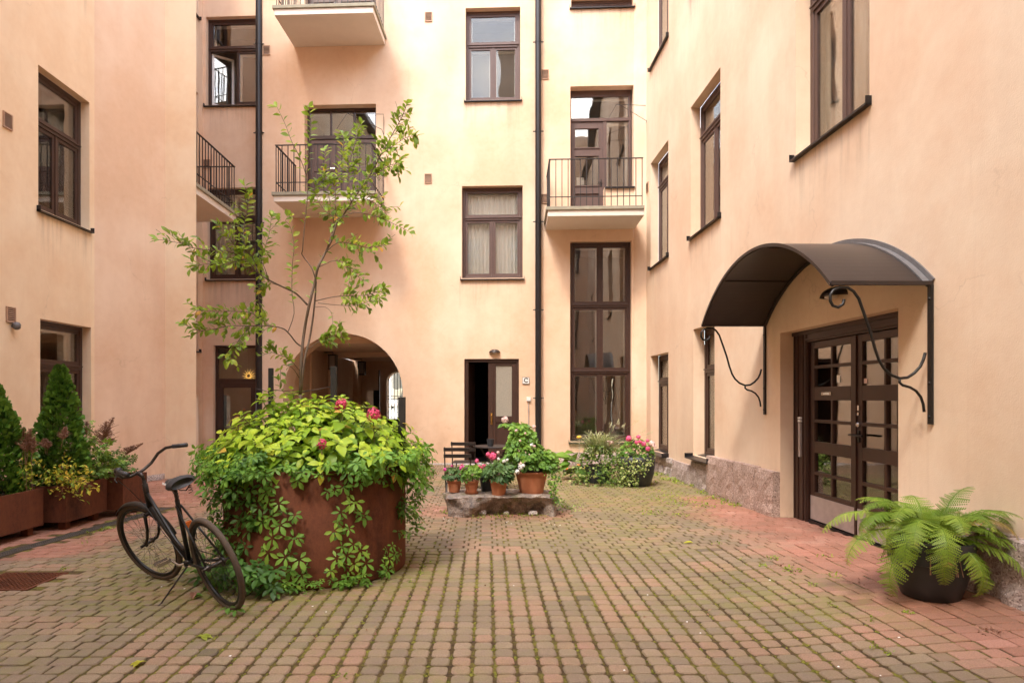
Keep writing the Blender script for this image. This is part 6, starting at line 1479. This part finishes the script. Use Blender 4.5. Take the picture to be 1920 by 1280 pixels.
# ================================================================ FERN
FP0 = Vector((3.12, 4.50, gh(3.12, 4.50)))
fp = empty('fern_pot', 'charcoal round pot on the red paving under the large fern', 'flower pot', tuple(FP0))
b = MB(); b.lathe([(.165,0),(.175,.006),(.212,.11),(.238,.24),(.241,.252),(.254,.256),(.266,.395),(.262,.405),(.240,.405),(.23,.33)], 44); b.f.pop(); b.t.pop(); b.m.pop(); b.build('pot', M['darkpot'], fp, smooth=True)
m_e = fp.children[0].modifiers.new('e', 'EDGE_SPLIT'); m_e.split_angle = R(50)
b = MB(); b.lathe([(0,.35),(.23,.33)], 24); b.build('soil', M['soil'], fp)
fe = empty('fern', 'big bright green fern arching over the charcoal pot at the right wall', 'fern', tuple(FP0+Vector((0,0,.395))))
q_ = random.Random(31)
def frond(a, ln, el, curl, seed, tint):
    r_ = random.Random(seed); b = MB(); n = 30; d = Vector((math.cos(a), math.sin(a), 0)); path = []
    p = Vector((0,0,0)); ang = el
    for i in range(n+1):
        path.append(p.copy()); p = p + (d*math.cos(ang)+Vector((0,0,math.sin(ang))))*ln/n; ang -= curl/n*(1.0+1.3*i/n)
    side = Vector((-math.sin(a), math.cos(a), 0)); sw = r_.gauss(0,.12)
    b.tube(path, [.004*(1-i/(n+1))+.0007 for i in range(n+1)], 4, tint*.6)
    for i in range(4, n):
        t = i/n; pl = .155*math.sin(math.pi*min(1, (t-.06)**.62))**.9*(ln/.7)*r_.uniform(.85, 1.1)
        tg = (path[i+1]-path[i-1]).normalized(); up = side.cross(tg)
        if up.z < 0: up = -up
        for s in (-1, 1):
            dd = (side*s + tg*.42 - up*.22 + rv(r_, .06)).normalized(); base = path[i]
            m_ = 9; tt = max(0, min(1, tint + r_.gauss(0,.07) + .12*t)) if tint > .85 or t < .93 else r_.uniform(.7, 1.)
            wv = dd.cross(up).normalized()
            for k in range(m_):          # each pinnule a pair of small teeth
                u0 = k/m_; c0 = base+dd*pl*u0-up*.05*pl*u0*u0; c1 = base+dd*pl*(u0+1/m_*1.0)-up*.05*pl*(u0+1/m_)**2; w_ = .0175*(ln/.7)*(1-u0)**.75+.002
                for q in (-1, 1): b.quad([c0, c0.lerp(c1, .5)+wv*q*w_+dd*.004, c1.lerp(c0, .15)+wv*q*w_*.35, c1], tt)
    return b
specs = []
for k in range(66):
    a = k*2.399963+q_.gauss(0,.15); ring = k/66; ln = q_.uniform(.50, .76)*(.86 if math.cos(a) < -.4 else 1); el = R(86)-R(30)*(1-ring)+q_.gauss(0,.12); curl = R(78)+R(34)*(1-ring)+q_.gauss(0,.18)
    if math.sin(a) > .25: ln *= .8
    if 3.9 < a % 6.283 < 5.4 and k % 3: continue
    if math.cos(a) > .5: ln *= .82
    specs.append((a, ln, el, curl, q_.uniform(.9, 1.) if q_.random() < .05 else q_.uniform(.15, .75)))
specs += [(R(248), .46, R(20), R(105), .55), (R(288), .52, R(6), R(100), .62), (R(305), .5, R(0), R(95), .35), (R(205), .62, R(12), R(95), .5), (R(185), .68, R(35), R(80), .6), (R(170), .74, R(52), R(75), .65), (R(318), .62, R(15), R(70), .55), (R(330), .66, R(25), R(60), .5)]
for i, (a, ln, el, cu2, tn) in enumerate(specs):
    frond(a, ln, el, cu2, i, tn).build('frond', M['fern'], fe, Matrix.Translation((.10*math.cos(a), .10*math.sin(a), 0)))
b = MB(); vv = random.Random(3)
for k in range(30): a = vv.uniform(2.6, 5.8); r0 = .2; b.tube([(r0*math.cos(a),r0*math.sin(a),0),(.26*math.cos(a),.26*math.sin(a),-.05),(.30*math.cos(a),.30*math.sin(a),-.18)], .0015, 3)
b.build('dry_stems', M['redstem'], fe, kind='stuff')
# ================================================================ WEEDS, MOSS TUFTS, LITTER
wd = MB(); q_ = random.Random(41)
def tuft(px, py, r, n, s, tint=(.2,.9), hmax=.05):
    c = G(px, py)
    for _ in range(n):
        a = q_.random()*6.283; rr = r*math.sqrt(q_.random()); x, y = c.x+rr*math.cos(a), c.y+rr*math.sin(a)*1.0; p = Vector((x, y, gh(x, y)-.006+q_.random()*hmax*(1-rr/r*.6)))
        wd.add(*q_.choice(SMALL), orient(p, rv(q_)+Vector((0,0,.5)), Vector((0,-.3,1))+rv(q_, .4), s*q_.uniform(.6,1.3)), q_.uniform(*tint))
for (px, py, r, n, s) in ((1150,905,.35,130,.03),(1200,905,.30,150,.035),(1240,890,.28,160,.04),(1262,900,.25,130,.04),(1290,905,.3,140,.04),(1310,912,.2,90,.04),(1330,925,.18,80,.035),(1345,935,.2,90,.035),(1370,945,.18,80,.035),(1384,948,.12,40,.03),(1260,935,.35,120,.028),(1290,945,.3,100,.028),(1220,962,.15,60,.025),(1275,966,.12,50,.025),(1240,925,.4,120,.022),(1180,915,.4,100,.022),(1120,892,.35,110,.03),(1330,950,.15,40,.025),
   (1450,1047,.06,26,.025),(1430,1060,.05,22,.022),(1485,1070,.07,34,.028),(1545,1045,.08,22,.02),(1565,1080,.05,20,.02),(1525,1098,.04,16,.018),(1560,1135,.04,16,.018),(1632,1162,.035,14,.02),(1700,1150,.03,12,.02),(1640,1215,.03,12,.018),(1665,1225,.03,12,.018),(1345,1020,.05,20,.02),(1395,1050,.04,14,.02),
   (840,960,.12,60,.022),(900,968,.14,70,.025),(940,968,.14,80,.025),(990,966,.14,70,.025),(1030,966,.12,50,.022),(975,958,.05,30,.035),
   (800,1035,.035,22,.02),(792,1062,.03,20,.02),(805,1055,.03,18,.02),(790,1075,.03,18,.02),(770,1090,.03,18,.02),(762,1000,.04,14,.02),(818,1020,.03,12,.02),
   (170,1000,.07,20,.02),(200,993,.09,40,.03),(160,1018,.04,12,.02),(118,1068,.05,16,.02),(640,1270,.04,16,.018),(345,990,.1,20,.02),(300,1000,.15,30,.02)):
    tuft(px, py, r, n, s)
wo_ = wd.build('weeds', M['weed'], None, kind='stuff')
ms = MB(); sc_ = [(st_[0], st_[1]) for st_ in stones if st_[1] < 6.1 and st_[6]]
q_ = random.Random(43)
for (x, y) in sc_:
    if q_.random() > .8: continue
    xx, yy = x+.0622, y+(.0577 if q_.random() < .7 else q_.uniform(-.05, .05)); m_ = moss_at(xx, yy)
    if q_.random() > .35+m_: continue
    k = q_.randint(3, 9)
    for _ in range(k):
        p = Vector((xx+q_.gauss(0,.0055), yy+q_.gauss(0,.014), gh(xx,yy)-.009)); r = q_.uniform(.003,.008); base = len(ms.v); t = q_.random()
        ms.v += [(p.x-r,p.y-r,p.z),(p.x+r,p.y-r,p.z),(p.x+r,p.y+r,p.z),(p.x-r,p.y+r,p.z),(p.x,p.y,p.z+r*1.1)]
        for q in ((0,1,4),(1,2,4),(2,3,4),(3,0,4)): ms.f.append(tuple(base+i for i in q)); ms.t.append(t); ms.m.append(0)
M['moss'] = foliage_mat('moss_cushion', ((0,(.06,.06,.012)), (.5,(.14,.135,.02)), (1,(.26,.25,.04))), .05, .95)
ms.build('moss_tufts', M['moss'], None, kind='stuff')
def lying(name, label, px, py, s, rz, mt, tmpl_, tint, cat='leaf', group='fallen leaves'):
    p = G(px, py); e = MB(); e.add(*tmpl_, Matrix.Rotation(rz, 4, 'Z') @ Matrix.Scale(s, 4), tint); o = e.build(name, mt); o.location = (p.x, p.y, p.z+.012); tag(o, label, cat, group); return o
MAPLE = palmate(5, .62, 46, -.02, 3)
lying('fallen_leaf', 'pale yellow lobed leaf lying flat near the lower left corner', 262, 1245, .115, 1.2, M['yellowleaf'], MAPLE, .62)
lying('fallen_leaf', 'pale green lobed leaf on the paving in front of the bicycle', 378, 1196, .15, -.6, M['weed'], MAPLE, .8)
lying('fallen_leaf', 'curled tan leaf beside the rear bicycle wheel', 361, 1126, .09, .3, M['plume'], leaf_t(.6,.6,-.3,4), .5)
lying('fallen_leaf', 'small green leaf beside the curled tan one', 380, 1119, .08, 2., M['creeper'], leaf_t(.7,.4,.1,4), .5)
lying('fallen_leaf', 'yellow leaf on the paving between bench and double door', 1300, 1019, .10, 1.4, M['yellowleaf'], leaf_t(.5,.3,.1,4), .6)
lb_ = MB()
for (px, py, n) in ((1850,1183,26),(1880,1188,14),(1465,1063,12),(1600,1092,24),(905,1100,4),(1335,1150,3),(590,1200,4),(700,1180,4),(1210,1160,3)):
    for _ in range(n):
        p = G(px+q_.gauss(0,9), py+q_.gauss(0,3)); lb_.add(*SMALL[0], orient(p+Vector((0,0,.006)), rv(q_), Vector((0,0,1))+rv(q_,.4), q_.uniform(.012,.03)), .2)
lb_.build('leaf_litter', M['plume'], None, kind='stuff')
pl = MB()
for _ in range(30):
    px, py = q_.choice([(q_.uniform(830,1050), q_.uniform(968,985)), (q_.uniform(100,1800), q_.uniform(1050,1270))]); p = G(px, py); r = q_.uniform(.0035,.008)
    pl.quad([(p.x-r,p.y-r*.6,p.z+.004),(p.x+r,p.y-r,p.z+.004),(p.x+r*.8,p.y+r,p.z+.007),(p.x-r,p.y+r*.7,p.z+.004)])
pl.build('fallen_petals', M['whitepetal'], None, kind='stuff')
